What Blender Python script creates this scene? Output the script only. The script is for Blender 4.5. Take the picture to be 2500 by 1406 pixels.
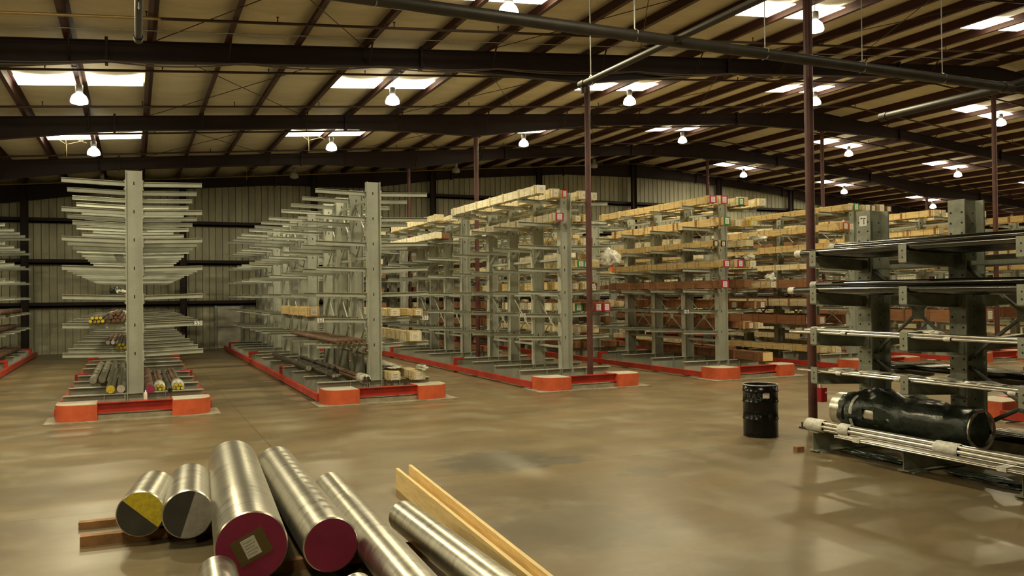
import bpy, bmesh, math, random
from mathutils import Vector, Matrix, noise

random.seed(7)
for o in list(bpy.data.objects):
    bpy.data.objects.remove(o)
SC = bpy.context.scene
COL = SC.collection

# ------------------------------------------------------------------ camera
EYE = Vector((0.0, 0.0, 2.428))
YAW, PITCH, ROLL, FPX = math.radians(24.41), math.radians(0.46), math.radians(-0.63), 2033.0
fw = Vector((math.sin(YAW) * math.cos(PITCH), math.cos(YAW) * math.cos(PITCH), math.sin(PITCH)))
rt = Vector((math.cos(YAW), -math.sin(YAW), 0))
up = rt.cross(fw)
r2 = rt * math.cos(ROLL) + up * math.sin(ROLL)
u2 = -rt * math.sin(ROLL) + up * math.cos(ROLL)
cam_d = bpy.data.cameras.new('camera')
cam_d.sensor_width = 36.0
cam_d.lens = 36.0 * FPX / 2500.0
cam_d.clip_end = 300
cam = bpy.data.objects.new('camera', cam_d)
COL.objects.link(cam)
cam.matrix_world = Matrix(((r2.x, u2.x, -fw.x, EYE.x), (r2.y, u2.y, -fw.y, EYE.y), (r2.z, u2.z, -fw.z, EYE.z), (0, 0, 0, 1)))
SC.camera = cam

# ------------------------------------------------------------------ world, exposure
w = bpy.data.worlds.new('world')
SC.world = w
w.use_nodes = True
w.node_tree.nodes['Background'].inputs[0].default_value = (0.55, 0.6, 0.7, 1)
w.node_tree.nodes['Background'].inputs[1].default_value = 0.0
SC.view_settings.view_transform = 'Standard'
SC.view_settings.look = 'None'
SC.view_settings.gamma = 1.0
SC.view_settings.use_curve_mapping = False
SC.view_settings.exposure = 0.0
try:
    SC.cycles.use_denoising = True
    SC.cycles.max_bounces = 6
    SC.cycles.diffuse_bounces = 4
    SC.cycles.glossy_bounces = 3
    SC.cycles.transparent_max_bounces = 6
    SC.cycles.sample_clamp_indirect = 4.0
    SC.cycles.caustics_reflective = False
    SC.cycles.caustics_refractive = False
except Exception:
    pass
LAMP_W = 250.0
LAMP_COL = (1.0, 0.86, 0.52)
BULB_EMIT = 30.0
GLOW_EMIT = 16.0
SKY_EMIT = 9.0

# ------------------------------------------------------------------ roof grid shared by structure and lamps
RIDGE = 26.95
SLOPE = 0.0833
P0, PS = -1.165, 1.546
BAYS = [-4.45, 3.4, 11.25, 19.15, 27.0, 34.85, 42.45]
def rise(x):
    return x if x <= RIDGE else 2 * RIDGE - x
def z_raf(x):
    return 7.826 + SLOPE * rise(x)
def z_deck(x):
    return 8.095 + SLOPE * rise(x)
LAMP_X = [-8.895, -1.165, 6.565, 14.295, 22.025, 31.875, 39.605, 47.335, 55.065]

# ------------------------------------------------------------------ materials
def nd(nt, t, **kw):
    n = nt.nodes.new(t)
    for k, v in kw.items():
        setattr(n, k, v)
    return n
def mat(name, col, rough=0.6, metal=0.0, var=0.0, scale=4.0, col2=None, bump=0.0, stretch=None, rvar=0.0, spec=0.5, rand=0.0, gen='Object'):
    m = bpy.data.materials.new(name)
    m.use_nodes = True
    nt = m.node_tree
    b = nt.nodes['Principled BSDF']
    b.inputs['Base Color'].default_value = (*col, 1)
    b.inputs['Roughness'].default_value = rough
    b.inputs['Metallic'].default_value = metal
    b.inputs['Specular IOR Level'].default_value = spec
    m.diffuse_color = (*col, 1)
    if var or col2 or bump:
        tc = nd(nt, 'ShaderNodeTexCoord')
        mp = nd(nt, 'ShaderNodeMapping')
        if stretch:
            mp.inputs['Scale'].default_value = stretch
        nt.links.new(tc.outputs[gen], mp.inputs[0])
        nz = nd(nt, 'ShaderNodeTexNoise')
        nz.inputs['Scale'].default_value = scale
        nz.inputs['Detail'].default_value = 6
        nz.inputs['Roughness'].default_value = 0.65
        nt.links.new(mp.outputs[0], nz.inputs['Vector'])
        rp = nd(nt, 'ShaderNodeValToRGB')
        c2 = col2 or tuple(c * (1 - var) for c in col)
        c1 = col if col2 else tuple(min(1, c * (1 + var * 0.6)) for c in col)
        rp.color_ramp.elements[0].position = 0.36
        rp.color_ramp.elements[0].color = (*c2, 1)
        rp.color_ramp.elements[1].position = 0.64
        rp.color_ramp.elements[1].color = (*c1, 1)
        nt.links.new(nz.outputs['Fac'], rp.inputs[0])
        out = rp.outputs[0]
        if rand:
            oi = nd(nt, 'ShaderNodeObjectInfo')
            hs = nd(nt, 'ShaderNodeHueSaturation')
            mr = nd(nt, 'ShaderNodeMapRange')
            mr.inputs[3].default_value = 1 - rand
            mr.inputs[4].default_value = 1 + rand
            nt.links.new(oi.outputs['Random'], mr.inputs[0])
            nt.links.new(mr.outputs[0], hs.inputs['Value'])
            nt.links.new(out, hs.inputs['Color'])
            out = hs.outputs[0]
        nt.links.new(out, b.inputs['Base Color'])
        if rvar:
            mr2 = nd(nt, 'ShaderNodeMapRange')
            mr2.inputs[3].default_value = rough - rvar
            mr2.inputs[4].default_value = rough + rvar
            nt.links.new(nz.outputs['Fac'], mr2.inputs[0])
            nt.links.new(mr2.outputs[0], b.inputs['Roughness'])
        if bump:
            bp = nd(nt, 'ShaderNodeBump')
            bp.inputs['Strength'].default_value = bump
            bp.inputs['Distance'].default_value = 0.02
            nt.links.new(nz.outputs['Fac'], bp.inputs['Height'])
            nt.links.new(bp.outputs[0], b.inputs['Normal'])
    return m
def emit(name, col, s):
    m = bpy.data.materials.new(name)
    m.use_nodes = True
    nt = m.node_tree
    nt.nodes.remove(nt.nodes['Principled BSDF'])
    e = nd(nt, 'ShaderNodeEmission')
    e.inputs[0].default_value = (*col, 1)
    e.inputs[1].default_value = s
    nt.links.new(e.outputs[0], nt.nodes['Material Output'].inputs[0])
    return m
def wood(name, col, dark, gap=0.42, seam=0.016, rand=0.14):
    """pine boards: grain along the crate, thin dark seams between the cover boards"""
    m = mat(name, col, 0.7, 0, 0.22, 3.0, stretch=(9, 0.7, 9), rand=rand, bump=0.1)
    nt = m.node_tree
    b = nt.nodes['Principled BSDF']
    src = b.inputs['Base Color'].links[0].from_socket
    tc = nd(nt, 'ShaderNodeTexCoord')
    sp = nd(nt, 'ShaderNodeSeparateXYZ')
    nt.links.new(tc.outputs['Object'], sp.inputs[0])
    mo = nd(nt, 'ShaderNodeMath', operation='MODULO')
    ad = nd(nt, 'ShaderNodeMath', operation='ADD')
    ad.inputs[1].default_value = 50.0
    nt.links.new(sp.outputs[1], ad.inputs[0])
    nt.links.new(ad.outputs[0], mo.inputs[0])
    mo.inputs[1].default_value = gap
    lt = nd(nt, 'ShaderNodeMath', operation='LESS_THAN')
    lt.inputs[1].default_value = seam
    nt.links.new(mo.outputs[0], lt.inputs[0])
    mx = nd(nt, 'ShaderNodeMixRGB')
    mx.inputs[2].default_value = (*dark, 1)
    nt.links.new(lt.outputs[0], mx.inputs[0])
    nt.links.new(src, mx.inputs[1])
    nt.links.new(mx.outputs[0], b.inputs['Base Color'])
    return m

M_RACK = mat('rack_paint', (0.40, 0.42, 0.36), 0.42, 0, 0.12, 2.2, bump=0.02)
M_NEAR = mat('old_rack_paint', (0.30, 0.315, 0.25), 0.5, 0, 0.3, 3.5, bump=0.03)
M_HOLE = mat('bolt_hole_dark', (0.02, 0.018, 0.015), 0.8)
M_BOLT = mat('bolt_steel', (0.45, 0.45, 0.42), 0.35, 0.8)
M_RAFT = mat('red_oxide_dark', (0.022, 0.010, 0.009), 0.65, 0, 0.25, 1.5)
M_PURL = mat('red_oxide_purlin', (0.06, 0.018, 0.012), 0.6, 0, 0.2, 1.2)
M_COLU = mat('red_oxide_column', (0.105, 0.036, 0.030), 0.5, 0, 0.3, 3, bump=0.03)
M_ROOF = mat('roof_insulation', (0.68, 0.62, 0.46), 0.7, 0, 0.10, 0.8, stretch=(1, 3, 1), bump=0.2)
M_WALL = mat('wall_sheet', (0.49, 0.485, 0.345), 0.55, 0, 0.22, 0.9, stretch=(2, 2, 0.5))
M_DOOR = mat('door_sheet', (0.74, 0.73, 0.60), 0.5, 0, 0.3, 1.5)
M_RED = mat('red_guard_paint', (0.50, 0.045, 0.030), 0.4, 0, 0.25, 3)
M_ORG = mat('orange_red_guard_paint', (0.66, 0.125, 0.050), 0.42, 0, 0.22, 2.2)
M_CONC = mat('pale_concrete', (0.52, 0.48, 0.38), 0.8, 0, 0.15, 6)
M_PAD = mat('concrete_pad', (0.34, 0.30, 0.21), 0.7, 0, 0.3, 3)
M_PINE = wood('pale_pine', (0.72, 0.62, 0.38), (0.12, 0.08, 0.04))
M_YEL = wood('yellow_pine', (0.68, 0.50, 0.22), (0.14, 0.08, 0.03), 0.55)
M_BRN = wood('brown_timber', (0.27, 0.125, 0.055), (0.05, 0.02, 0.01), 0.9, rand=0.25)
M_CRM = wood('cream_crate', (0.80, 0.74, 0.54), (0.13, 0.09, 0.05), 0.36)
M_BATT = mat('batten_wood', (0.60, 0.48, 0.25), 0.7, 0, 0.2, 5)
M_PLANK = mat('fresh_plank', (0.88, 0.66, 0.30), 0.6, 0, 0.16, 3, stretch=(8, 0.8, 8), bump=0.1)
M_DUN = mat('old_dunnage', (0.33, 0.17, 0.07), 0.8, 0, 0.35, 6)
M_PAPER = mat('paper_label', (0.80, 0.78, 0.70), 0.6, 0, 0.12, 30)
M_MAG = mat('magenta_paint', (0.42, 0.02, 0.10), 0.5, 0, 0.2, 8)
M_MAR = mat('maroon_paint', (0.33, 0.028, 0.095), 0.45, 0, 0.15, 5)
M_GRN = mat('green_paint', (0.03, 0.22, 0.07), 0.5, 0, 0.2, 8)
M_BLK = mat('black_paint', (0.012, 0.012, 0.012), 0.3)
M_YPT = mat('yellow_paint', (0.62, 0.50, 0.03), 0.5, 0, 0.25, 20)
M_STEEL = mat('billet_steel', (0.66, 0.64, 0.56), 0.30, 1.0, 0.17, 3.2, stretch=(1, 7, 1), bump=0.02, rvar=0.09)
M_BRIGHT = mat('bright_bar', (0.75, 0.73, 0.66), 0.22, 1.0, 0.15, 6)
M_DKTUBE = mat('dark_polished_tube', (0.13, 0.13, 0.12), 0.16, 1.0, 0.2, 3)
M_BAR = mat('mill_bar', (0.13, 0.115, 0.09), 0.45, 0.7, 0.35, 6)
M_OLDBAR = mat('dull_grey_bar', (0.36, 0.34, 0.27), 0.45, 0.6, 0.3, 8)
M_RUST = mat('rusty_bar', (0.17, 0.10, 0.06), 0.6, 0.3, 0.4, 8)
M_CUT = mat('sawn_end', (0.62, 0.58, 0.50), 0.5, 0.3, 0.2, 12)
M_WRAP = mat('white_film', (0.78, 0.77, 0.70), 0.3, 0, 0.25, 14, bump=0.4)
M_CLEAR = mat('clear_film', (0.62, 0.62, 0.54), 0.2, 0, 0.4, 16, bump=0.5)
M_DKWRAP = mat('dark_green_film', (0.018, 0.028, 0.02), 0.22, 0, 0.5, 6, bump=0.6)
M_PIPE = mat('dark_pipe', (0.042, 0.036, 0.028), 0.5, 0.0, 0.3, 3)
M_SPR = mat('sprinkler_line', (0.06, 0.035, 0.022), 0.5, 0.2, 0.2, 2)
M_BRASS = mat('brass_line', (0.38, 0.27, 0.11), 0.4, 0.6, 0.2, 2)
M_CABLE = mat('grey_cable', (0.16, 0.13, 0.11), 0.6)
M_GALV = mat('galvanised', (0.42, 0.42, 0.40), 0.45, 0.6, 0.2, 8)
M_DRUM = mat('drum_black', (0.005, 0.005, 0.006), 0.2, 0, 0.3, 4, spec=0.3)
M_FADED = mat('faded_letters', (0.060, 0.060, 0.058), 0.5)
M_OLIVE = mat('olive_smear', (0.15, 0.11, 0.035), 0.6)
M_DKGREY = mat('dark_grey_paint', (0.045, 0.042, 0.038), 0.5, 0, 0.2, 6)
M_ORPT = mat('orange_tape', (0.85, 0.17, 0.05), 0.5)
M_REDBOX = mat('red_enamel', (0.40, 0.012, 0.022), 0.35)
M_WHITE = mat('white_plastic', (0.80, 0.80, 0.76), 0.35)
M_INK = mat('black_ink', (0.02, 0.02, 0.02), 0.6)
M_BULB = emit('lamp_glow', (1.0, 0.93, 0.76), BULB_EMIT)
M_GLOW = emit('prismatic_glow', (1.0, 0.90, 0.68), GLOW_EMIT)
M_SKY = emit('skylight_daylight', (1.0, 0.90, 0.66), SKY_EMIT)
M_DULL = mat('unlit_lens', (0.5, 0.5, 0.45), 0.3)

def floor_mat():
    m = mat('sealed_concrete', (0.215, 0.157, 0.078), 0.33, 0, 0, 0.6, col2=(0.145, 0.113, 0.062), stretch=(0.6, 1.4, 1), rvar=0.0)
    nt = m.node_tree
    b = nt.nodes['Principled BSDF']
    src = b.inputs['Base Color'].links[0].from_socket
    tc = nd(nt, 'ShaderNodeTexCoord')
    # pale worn patches and fine mottling
    n2 = nd(nt, 'ShaderNodeTexNoise')
    n2.inputs['Scale'].default_value = 0.9
    n2.inputs['Detail'].default_value = 8
    n2.inputs['Roughness'].default_value = 0.7
    nt.links.new(tc.outputs['Object'], n2.inputs['Vector'])
    r2_ = nd(nt, 'ShaderNodeValToRGB')
    r2_.color_ramp.elements[0].position = 0.50
    r2_.color_ramp.elements[1].position = 0.66
    nt.links.new(n2.outputs['Fac'], r2_.inputs[0])
    mx = nd(nt, 'ShaderNodeMixRGB')
    mx.inputs[2].default_value = (0.25, 0.22, 0.14, 1)
    mul = nd(nt, 'ShaderNodeMath', operation='MULTIPLY')
    mul.inputs[1].default_value = 0.75
    nt.links.new(r2_.outputs[0], mul.inputs[0])
    nt.links.new(mul.outputs[0], mx.inputs[0])
    nt.links.new(src, mx.inputs[1])
    last = mx.outputs[0]
    # worn grey oil stains, each at its own spot on the slab
    for (sx, sy, rx, ry, cc, am) in ((4.75, 11.2, 1.0, 0.75, (0.085, 0.08, 0.06), 0.75), (5.6, 10.8, 0.5, 0.3, (0.075, 0.07, 0.055), 0.65),
                                     (6.3, 9.6, 0.4, 0.35, (0.10, 0.09, 0.06), 0.5), (4.2, 7.7, 1.2, 0.9, (0.11, 0.095, 0.06), 0.5), (-1.4, 12.3, 1.6, 0.8, (0.12, 0.105, 0.065), 0.45)):
        mp = nd(nt, 'ShaderNodeMapping', vector_type='TEXTURE')
        mp.inputs['Location'].default_value = (sx, sy, 0)
        mp.inputs['Scale'].default_value = (rx, ry, 1)
        nt.links.new(tc.outputs['Object'], mp.inputs[0])
        ln = nd(nt, 'ShaderNodeVectorMath', operation='LENGTH')
        nt.links.new(mp.outputs[0], ln.inputs[0])
        n3 = nd(nt, 'ShaderNodeTexNoise')
        n3.inputs['Scale'].default_value = 3.2
        n3.inputs['Detail'].default_value = 7
        nt.links.new(tc.outputs['Object'], n3.inputs['Vector'])
        su = nd(nt, 'ShaderNodeMath', operation='MULTIPLY_ADD')
        su.inputs[1].default_value = 2.2
        nt.links.new(n3.outputs['Fac'], su.inputs[0])
        nt.links.new(ln.outputs['Value'], su.inputs[2])
        mr = nd(nt, 'ShaderNodeMapRange')
        mr.inputs[1].default_value = 1.75
        mr.inputs[2].default_value = 2.15
        mr.inputs[3].default_value = am
        mr.inputs[4].default_value = 0.0
        nt.links.new(su.outputs[0], mr.inputs[0])
        m3 = nd(nt, 'ShaderNodeMixRGB')
        m3.inputs[2].default_value = (*cc, 1)
        nt.links.new(mr.outputs[0], m3.inputs[0])
        nt.links.new(last, m3.inputs[1])
        last = m3.outputs[0]
    # saw-cut joints
    sp = nd(nt, 'ShaderNodeSeparateXYZ')
    nt.links.new(tc.outputs['Object'], sp.inputs[0])
    for ax, per, off in ((0, 7.6, 104.4), (1, 7.85, 99.3)):
        ad = nd(nt, 'ShaderNodeMath', operation='ADD')
        ad.inputs[1].default_value = off
        nt.links.new(sp.outputs[ax], ad.inputs[0])
        mo = nd(nt, 'ShaderNodeMath', operation='MODULO')
        mo.inputs[1].default_value = per
        nt.links.new(ad.outputs[0], mo.inputs[0])
        lt = nd(nt, 'ShaderNodeMath', operation='LESS_THAN')
        lt.inputs[1].default_value = 0.016
        nt.links.new(mo.outputs[0], lt.inputs[0])
        m4 = nd(nt, 'ShaderNodeMixRGB')
        m4.inputs[2].default_value = (0.08, 0.06, 0.035, 1)
        nt.links.new(lt.outputs[0], m4.inputs[0])
        nt.links.new(last, m4.inputs[1])
        last = m4.outputs[0]
    nt.links.new(last, b.inputs['Base Color'])
    mr5 = nd(nt, 'ShaderNodeMapRange')
    mr5.inputs[3].default_value = 0.22
    mr5.inputs[4].default_value = 0.5
    nt.links.new(n2.outputs['Fac'], mr5.inputs[0])
    nt.links.new(mr5.outputs[0], b.inputs['Roughness'])
    return m
M_FLOOR = floor_mat()

# ------------------------------------------------------------------ mesh helper
class MB:
    def __init__(s):
        s.v, s.f, s.sm, s.mi = [], [], [], []
        s.m = 0
    def face(s, idx, smooth=False):
        s.f.append(idx)
        s.sm.append(smooth)
        s.mi.append(s.m)
    def box(s, x0, x1, y0, y1, z0, z1):
        n = len(s.v)
        s.v += [(x0, y0, z0), (x1, y0, z0), (x1, y1, z0), (x0, y1, z0), (x0, y0, z1), (x1, y0, z1), (x1, y1, z1), (x0, y1, z1)]
        for q in ((0, 3, 2, 1), (4, 5, 6, 7), (0, 1, 5, 4), (1, 2, 6, 5), (2, 3, 7, 6), (3, 0, 4, 7)):
            s.face([n + i for i in q])
        return s
    def extr(s, prof, o, U, V, W, ln):
        """closed 2-D profile (u,v) swept along W"""
        o, U, V, W = Vector(o), Vector(U), Vector(V), Vector(W)
        n, k = len(s.v), len(prof)
        for t in (0, ln):
            for (a, b) in prof:
                s.v.append(tuple(o + U * a + V * b + W * t))
        s.face([n + i for i in range(k)][::-1])
        s.face([n + k + i for i in range(k)])
        for i in range(k):
            j = (i + 1) % k
            s.face([n + i, n + j, n + k + j, n + k + i])
        return s
    def cyl(s, p, q, r, n=12, r1=None, caps=True):
        p, q = Vector(p), Vector(q)
        r1 = r if r1 is None else r1
        d = (q - p).normalized()
        a = Vector((0, 0, 1)) if abs(d.z) < 0.9 else Vector((1, 0, 0))
        U = d.cross(a).normalized()
        V = d.cross(U)
        b = len(s.v)
        for c, rr in ((p, r), (q, r1)):
            for i in range(n):
                t = 2 * math.pi * i / n
                s.v.append(tuple(c + (U * math.cos(t) + V * math.sin(t)) * rr))
        for i in range(n):
            j = (i + 1) % n
            s.face([b + i, b + n + i, b + n + j, b + j], True)
        if caps:
            e = len(s.v)
            s.v += s.v[b:b + 2 * n]
            s.face([e + i for i in range(n)])
            s.face([e + n + i for i in range(n)][::-1])
        return s
    def path(s, pts, r, n=8, caps=True):
        pts = [Vector(p) for p in pts]
        b = len(s.v)
        for i, p in enumerate(pts):
            d = (pts[min(i + 1, len(pts) - 1)] - pts[max(i - 1, 0)]).normalized()
            a = Vector((0, 0, 1)) if abs(d.z) < 0.9 else Vector((1, 0, 0))
            U = d.cross(a).normalized()
            V = d.cross(U)
            for k in range(n):
                t = 2 * math.pi * k / n
                s.v.append(tuple(p + (U * math.cos(t) + V * math.sin(t)) * r))
        for i in range(len(pts) - 1):
            for k in range(n):
                j = (k + 1) % n
                s.face([b + i * n + k, b + (i + 1) * n + k, b + (i + 1) * n + j, b + i * n + j], True)
        if caps:
            s.face([b + k for k in range(n)])
            s.face([b + (len(pts) - 1) * n + k for k in range(n)][::-1])
        return s
    def lathe(s, prof, n=32, o=(0, 0, 0), smooth=True):
        b = len(s.v)
        for (r, z) in prof:
            for k in range(n):
                t = 2 * math.pi * k / n
                s.v.append((o[0] + r * math.cos(t), o[1] + r * math.sin(t), o[2] + z))
        for i in range(len(prof) - 1):
            for k in range(n):
                j = (k + 1) % n
                s.face([b + i * n + k, b + i * n + j, b + (i + 1) * n + j, b + (i + 1) * n + k], smooth)
        return s
    def mesh(s, name, mats):
        me = bpy.data.meshes.new(name)
        me.from_pydata(s.v, [], s.f)
        for m in (mats if isinstance(mats, (list, tuple)) else [mats]):
            me.materials.append(m)
        me.polygons.foreach_set('use_smooth', s.sm)
        me.polygons.foreach_set('material_index', s.mi)
        me.update()
        return me
    def build(s, name, mats, parent=None, loc=(0, 0, 0)):
        return put(name, s.mesh(name, mats), parent, loc)

def put(name, me, parent=None, loc=(0, 0, 0), rz=0.0):
    o = bpy.data.objects.new(name, me)
    COL.objects.link(o)
    o.location = loc
    if rz:
        o.rotation_euler = (0, 0, rz)
    if parent is not None:
        o.parent = parent
    return o
def tag(o, label, cat, group=None):
    o['label'] = label
    o['category'] = cat
    if group:
        o['group'] = group
    return o
def thing(name, label, cat, loc=(0, 0, 0), rz=0.0, group=None):
    return tag(put(name, None, None, loc, rz), label, cat, group)
def struct(o, label=None):
    o['kind'] = 'structure'
    if label:
        o['label'] = label
    return o
def isec(wd, h, tf, tw, v0=0.0):
    """I profile: u across the flange, v from v0 up"""
    a, b = wd / 2, tw / 2
    return [(-a, v0), (a, v0), (a, v0 + tf), (b, v0 + tf), (b, v0 + h - tf), (a, v0 + h - tf), (a, v0 + h), (-a, v0 + h), (-a, v0 + h - tf), (-b, v0 + h - tf), (-b, v0 + tf), (-a, v0 + tf)]
def copy(o, parent, loc=None):
    c = o.copy()
    COL.objects.link(c)
    c.parent = parent
    if loc is not None:
        c.location = loc
    return c
def letters(txt, size):
    cu = bpy.data.curves.new('lettering', 'FONT')
    cu.body = txt
    cu.size = size
    cu.align_x = 'CENTER'
    cu.align_y = 'CENTER'
    cu.extrude = 0.0
    t = bpy.data.objects.new('lettering', cu)
    COL.objects.link(t)
    dg = bpy.context.evaluated_depsgraph_get()
    me = bpy.data.meshes.new_from_object(t.evaluated_get(dg))
    bpy.data.objects.remove(t)
    return me

# ================================================================== SETTING
X0, X1, YN, YF = -22.0, 75.9, -10.0, 42.25
f = MB()
f.box(X0, X1, YN, YF + 0.3, -0.2, 0)
struct(f.build('floor', M_FLOOR), 'brown sealed concrete warehouse floor with grey stains')

# roof deck: white faced insulation sagging a little between the purlins
c = MB()
xs = []
k = -14
prof = []
while True:
    xa = P0 + PS * k
    if xa > RIDGE - 0.4:
        break
    for q, sg in ((0, 0), (0.08, 0.25), (0.25, 0.8), (0.5, 1), (0.75, 0.8), (0.92, 0.25)):
        x = xa + PS * q
        if X0 <= x <= RIDGE - 0.3:
            prof.append((x, z_deck(x) - 0.10 * sg))
    k += 1
left = [(X0 - 0.2, z_deck(X0))] + prof + [(RIDGE, z_deck(RIDGE))]
right = [(2 * RIDGE - x, z) for (x, z) in left[::-1]][1:]
line = left + right
pr = line + [(x, z + 0.25) for (x, z) in line[::-1]]
n = len(line)
for i in range(n):
    for y in (YN - 0.2, YF + 0.2):
        c.v.append((line[i][0], y, line[i][1]))
for i in range(n - 1):
    c.face([2 * i, 2 * i + 1, 2 * i + 3, 2 * i + 2], True)
nb = len(c.v)
for i in range(n):
    for y in (YN - 0.2, YF + 0.2):
        c.v.append((line[i][0], y, line[i][1] + 0.3))
for i in range(n - 1):
    c.face([nb + 2 * i, nb + 2 * i + 2, nb + 2 * i + 3, nb + 2 * i + 1])
struct(c.build('ceiling', M_ROOF), 'pale faced roof insulation held up between the dark purlins')

# end wall: ribbed sheet, gable top
wb = MB()
x = X0
pts = []
while x < X1 - 0.32:
    pts += [(x, 0), (x + 0.255, 0), (x + 0.258, 0.06), (x + 0.274, 0.06), (x + 0.277, 0), (x + 0.285, -0.02), (x + 0.300, -0.02)]
    x += 0.305
for i, (xx, dy) in enumerate(pts):
    wb.v += [(xx, YF + dy, 0), (xx, YF + dy, z_deck(xx) + 0.02)]
for i in range(len(pts) - 1):
    wb.face([2 * i, 2 * i + 2, 2 * i + 3, 2 * i + 1])
nb = len(wb.v)
wb.v += [(X0, YF + 0.2, 0), (X1, YF + 0.2, 0), (X1, YF + 0.2, z_deck(X1)), (RIDGE, YF + 0.2, z_deck(RIDGE)), (X0, YF + 0.2, z_deck(X0))]
wb.face([nb + i for i in range(5)])
struct(wb.build('wall_back', M_WALL), 'grey green ribbed sheet wall at the far end')
wl = MB(); wl.box(X0 - 0.2, X0, YN, YF + 0.2, 0, z_deck(X0) + 0.2)
struct(wl.build('wall_left', M_WALL))
wr = MB(); wr.box(X1, X1 + 0.2, YN, YF + 0.2, 0, z_deck(X1) + 0.2)
struct(wr.build('wall_right', M_WALL))
wf = MB()
wf.extr([(X0 - 0.2, 0), (X1 + 0.2, 0), (X1 + 0.2, z_deck(X1) + 0.1), (RIDGE, z_deck(RIDGE) + 0.1), (X0 - 0.2, z_deck(X0) + 0.1)], (0, YN, 0), (1, 0, 0), (0, 0, 1), (0, -1, 0), 0.2)
struct(wf.build('wall_front', M_WALL))

# girts and end wall columns
for i, z in enumerate((2.19, 4.11, 5.95, 7.74)):
    g = MB()
    xa, xb = (X0, X1) if i < 3 else (8.5, 2 * RIDGE - 8.5)
    g.box(xa, xb, YF - 0.25, YF - 0.06, z - 0.115, z + 0.115)
    g.box(xa, xb, YF - 0.25, YF - 0.235, z - 0.115, z - 0.03)
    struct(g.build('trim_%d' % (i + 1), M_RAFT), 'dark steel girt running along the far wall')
for x in (-11.0, -4.34, 2.1, 8.2, 14.45, 20.73, 26.97, 33.2, 39.0, 45.7, 52.0, 58.2):
    g = MB()
    g.extr(isec(0.2, 0.30, 0.016, 0.012, -0.15), (x, YF - 0.42, 0), (0, 1, 0), (1, 0, 0), (0, 0, 1), z_raf(x) - 0.05)
    struct(g.build('wall_column', M_RAFT), 'dark steel column standing against the far wall')

# personnel door in the far wall
d = MB()
d.box(3.62, 4.72, YF - 0.12, YF - 0.05, 0.02, 2.05)
do = struct(d.build('door_1', M_DOOR), 'pale worn sheet door in the far wall left of the second rack')
d = MB()
d.box(4.68, 4.8, YF - 0.2, YF - 0.05, 0, 2.3)
d.box(3.5, 3.6, YF - 0.2, YF - 0.05, 0, 2.2)
d.box(3.6, 4.7, YF - 0.16, YF - 0.05, 1.02, 1.07)
d.build('door_frame', M_GALV, do)

# rafters: tapered I beams, deepest at the columns
COLX = [-5.09, 10.93, RIDGE, 42.97, 59.0]
def depth(x):
    dd = min(abs(x - q) for q in COLX)
    return 0.43 + 0.32 * max(0.0, 1 - dd / 4.6)
st = sorted(set([X0, RIDGE, X1] + [q + e for q in COLX for e in (-4.6, -2.3, 0, 2.3, 4.6) if X0 < q + e < X1]))
def rafter(y, nm):
    r = MB()
    for i in range(len(st) - 1):
        a, b = st[i], st[i + 1]
        za, zb = z_raf(a), z_raf(b)
        la, lb = za - depth(a), zb - depth(b)
        for (hw, t0a, t1a, t0b, t1b) in ((0.1, za - 0.02, za, zb - 0.02, zb), (0.1, la, la + 0.02, lb, lb + 0.02), (0.008, la, za, lb, zb)):
            q = len(r.v)
            r.v += [(a, y - hw, t0a), (a, y + hw, t0a), (a, y + hw, t1a), (a, y - hw, t1a), (b, y - hw, t0b), (b, y + hw, t0b), (b, y + hw, t1b), (b, y - hw, t1b)]
            for fc in ((0, 1, 5, 4), (1, 2, 6, 5), (2, 3, 7, 6), (3, 0, 4, 7)):
                r.face([q + j for j in fc])
    for q in COLX:                                   # splice plates beside the column heads
        for e in (-4.6, 4.6):
            x = q + e
            if X0 < x < X1 and abs(x - RIDGE) > 1:
                r.box(x - 0.03, x + 0.03, y - 0.12, y + 0.12, z_raf(x) - depth(x) - 0.06, z_raf(x) + 0.06)
    kk = -6
    while P0 + PS * kk < RIDGE - 1:                  # flange braces up to the purlins
        x = P0 + PS * kk
        if kk % 2 == 0:
            for xx in (x, 2 * RIDGE - x):
                for s_ in (-1,):
                    r.path([(xx, y + s_ * 0.1, z_raf(xx) - depth(xx) + 0.03), (xx, y + s_ * 0.62, z_raf(xx) + 0.1)], 0.022, 4)
        kk += 1
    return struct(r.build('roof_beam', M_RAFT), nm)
ROWN = ['behind the camera', 'above the camera', 'over the near pipe', 'over the curb row, nearest seen', 'second seen from the front', 'third seen from the front', 'against the far wall']
for y, nm in zip(BAYS, ROWN):
    rafter(y if y < 42 else 41.95, 'dark tapered roof beam ' + nm)

# purlins
pm = MB()
PT, PW = 0.255, 0.10
pm.box(-0.005, 0.005, YN, YF, 0, PT)
pm.box(-PW, 0.005, YN, YF, 0, 0.006)
pm.box(-0.005, PW, YN, YF, PT - 0.006, PT)
pme = pm.mesh('roof_purlin', M_PURL)
pm2 = MB()
pm2.box(-0.005, 0.005, YN, YF, 0, PT)
pm2.box(-0.005, PW, YN, YF, 0, 0.006)
pm2.box(-PW, 0.005, YN, YF, PT - 0.006, PT)
pme2 = pm2.mesh('roof_purlin', M_PURL)
for k in range(-13, 18):
    x = P0 + PS * k
    if x > RIDGE - 0.25 or x < X0 + 0.3:
        continue
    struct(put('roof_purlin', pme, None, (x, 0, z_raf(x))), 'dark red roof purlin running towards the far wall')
    if 2 * RIDGE - x < X1 - 0.2:
        struct(put('roof_purlin', pme2, None, (2 * RIDGE - x, 0, z_raf(x))), 'dark red roof purlin running towards the far wall')
struct(put('roof_purlin', pme, None, (RIDGE, 0, z_raf(RIDGE) - 0.01)), 'dark red roof purlin at the ridge')

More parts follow.
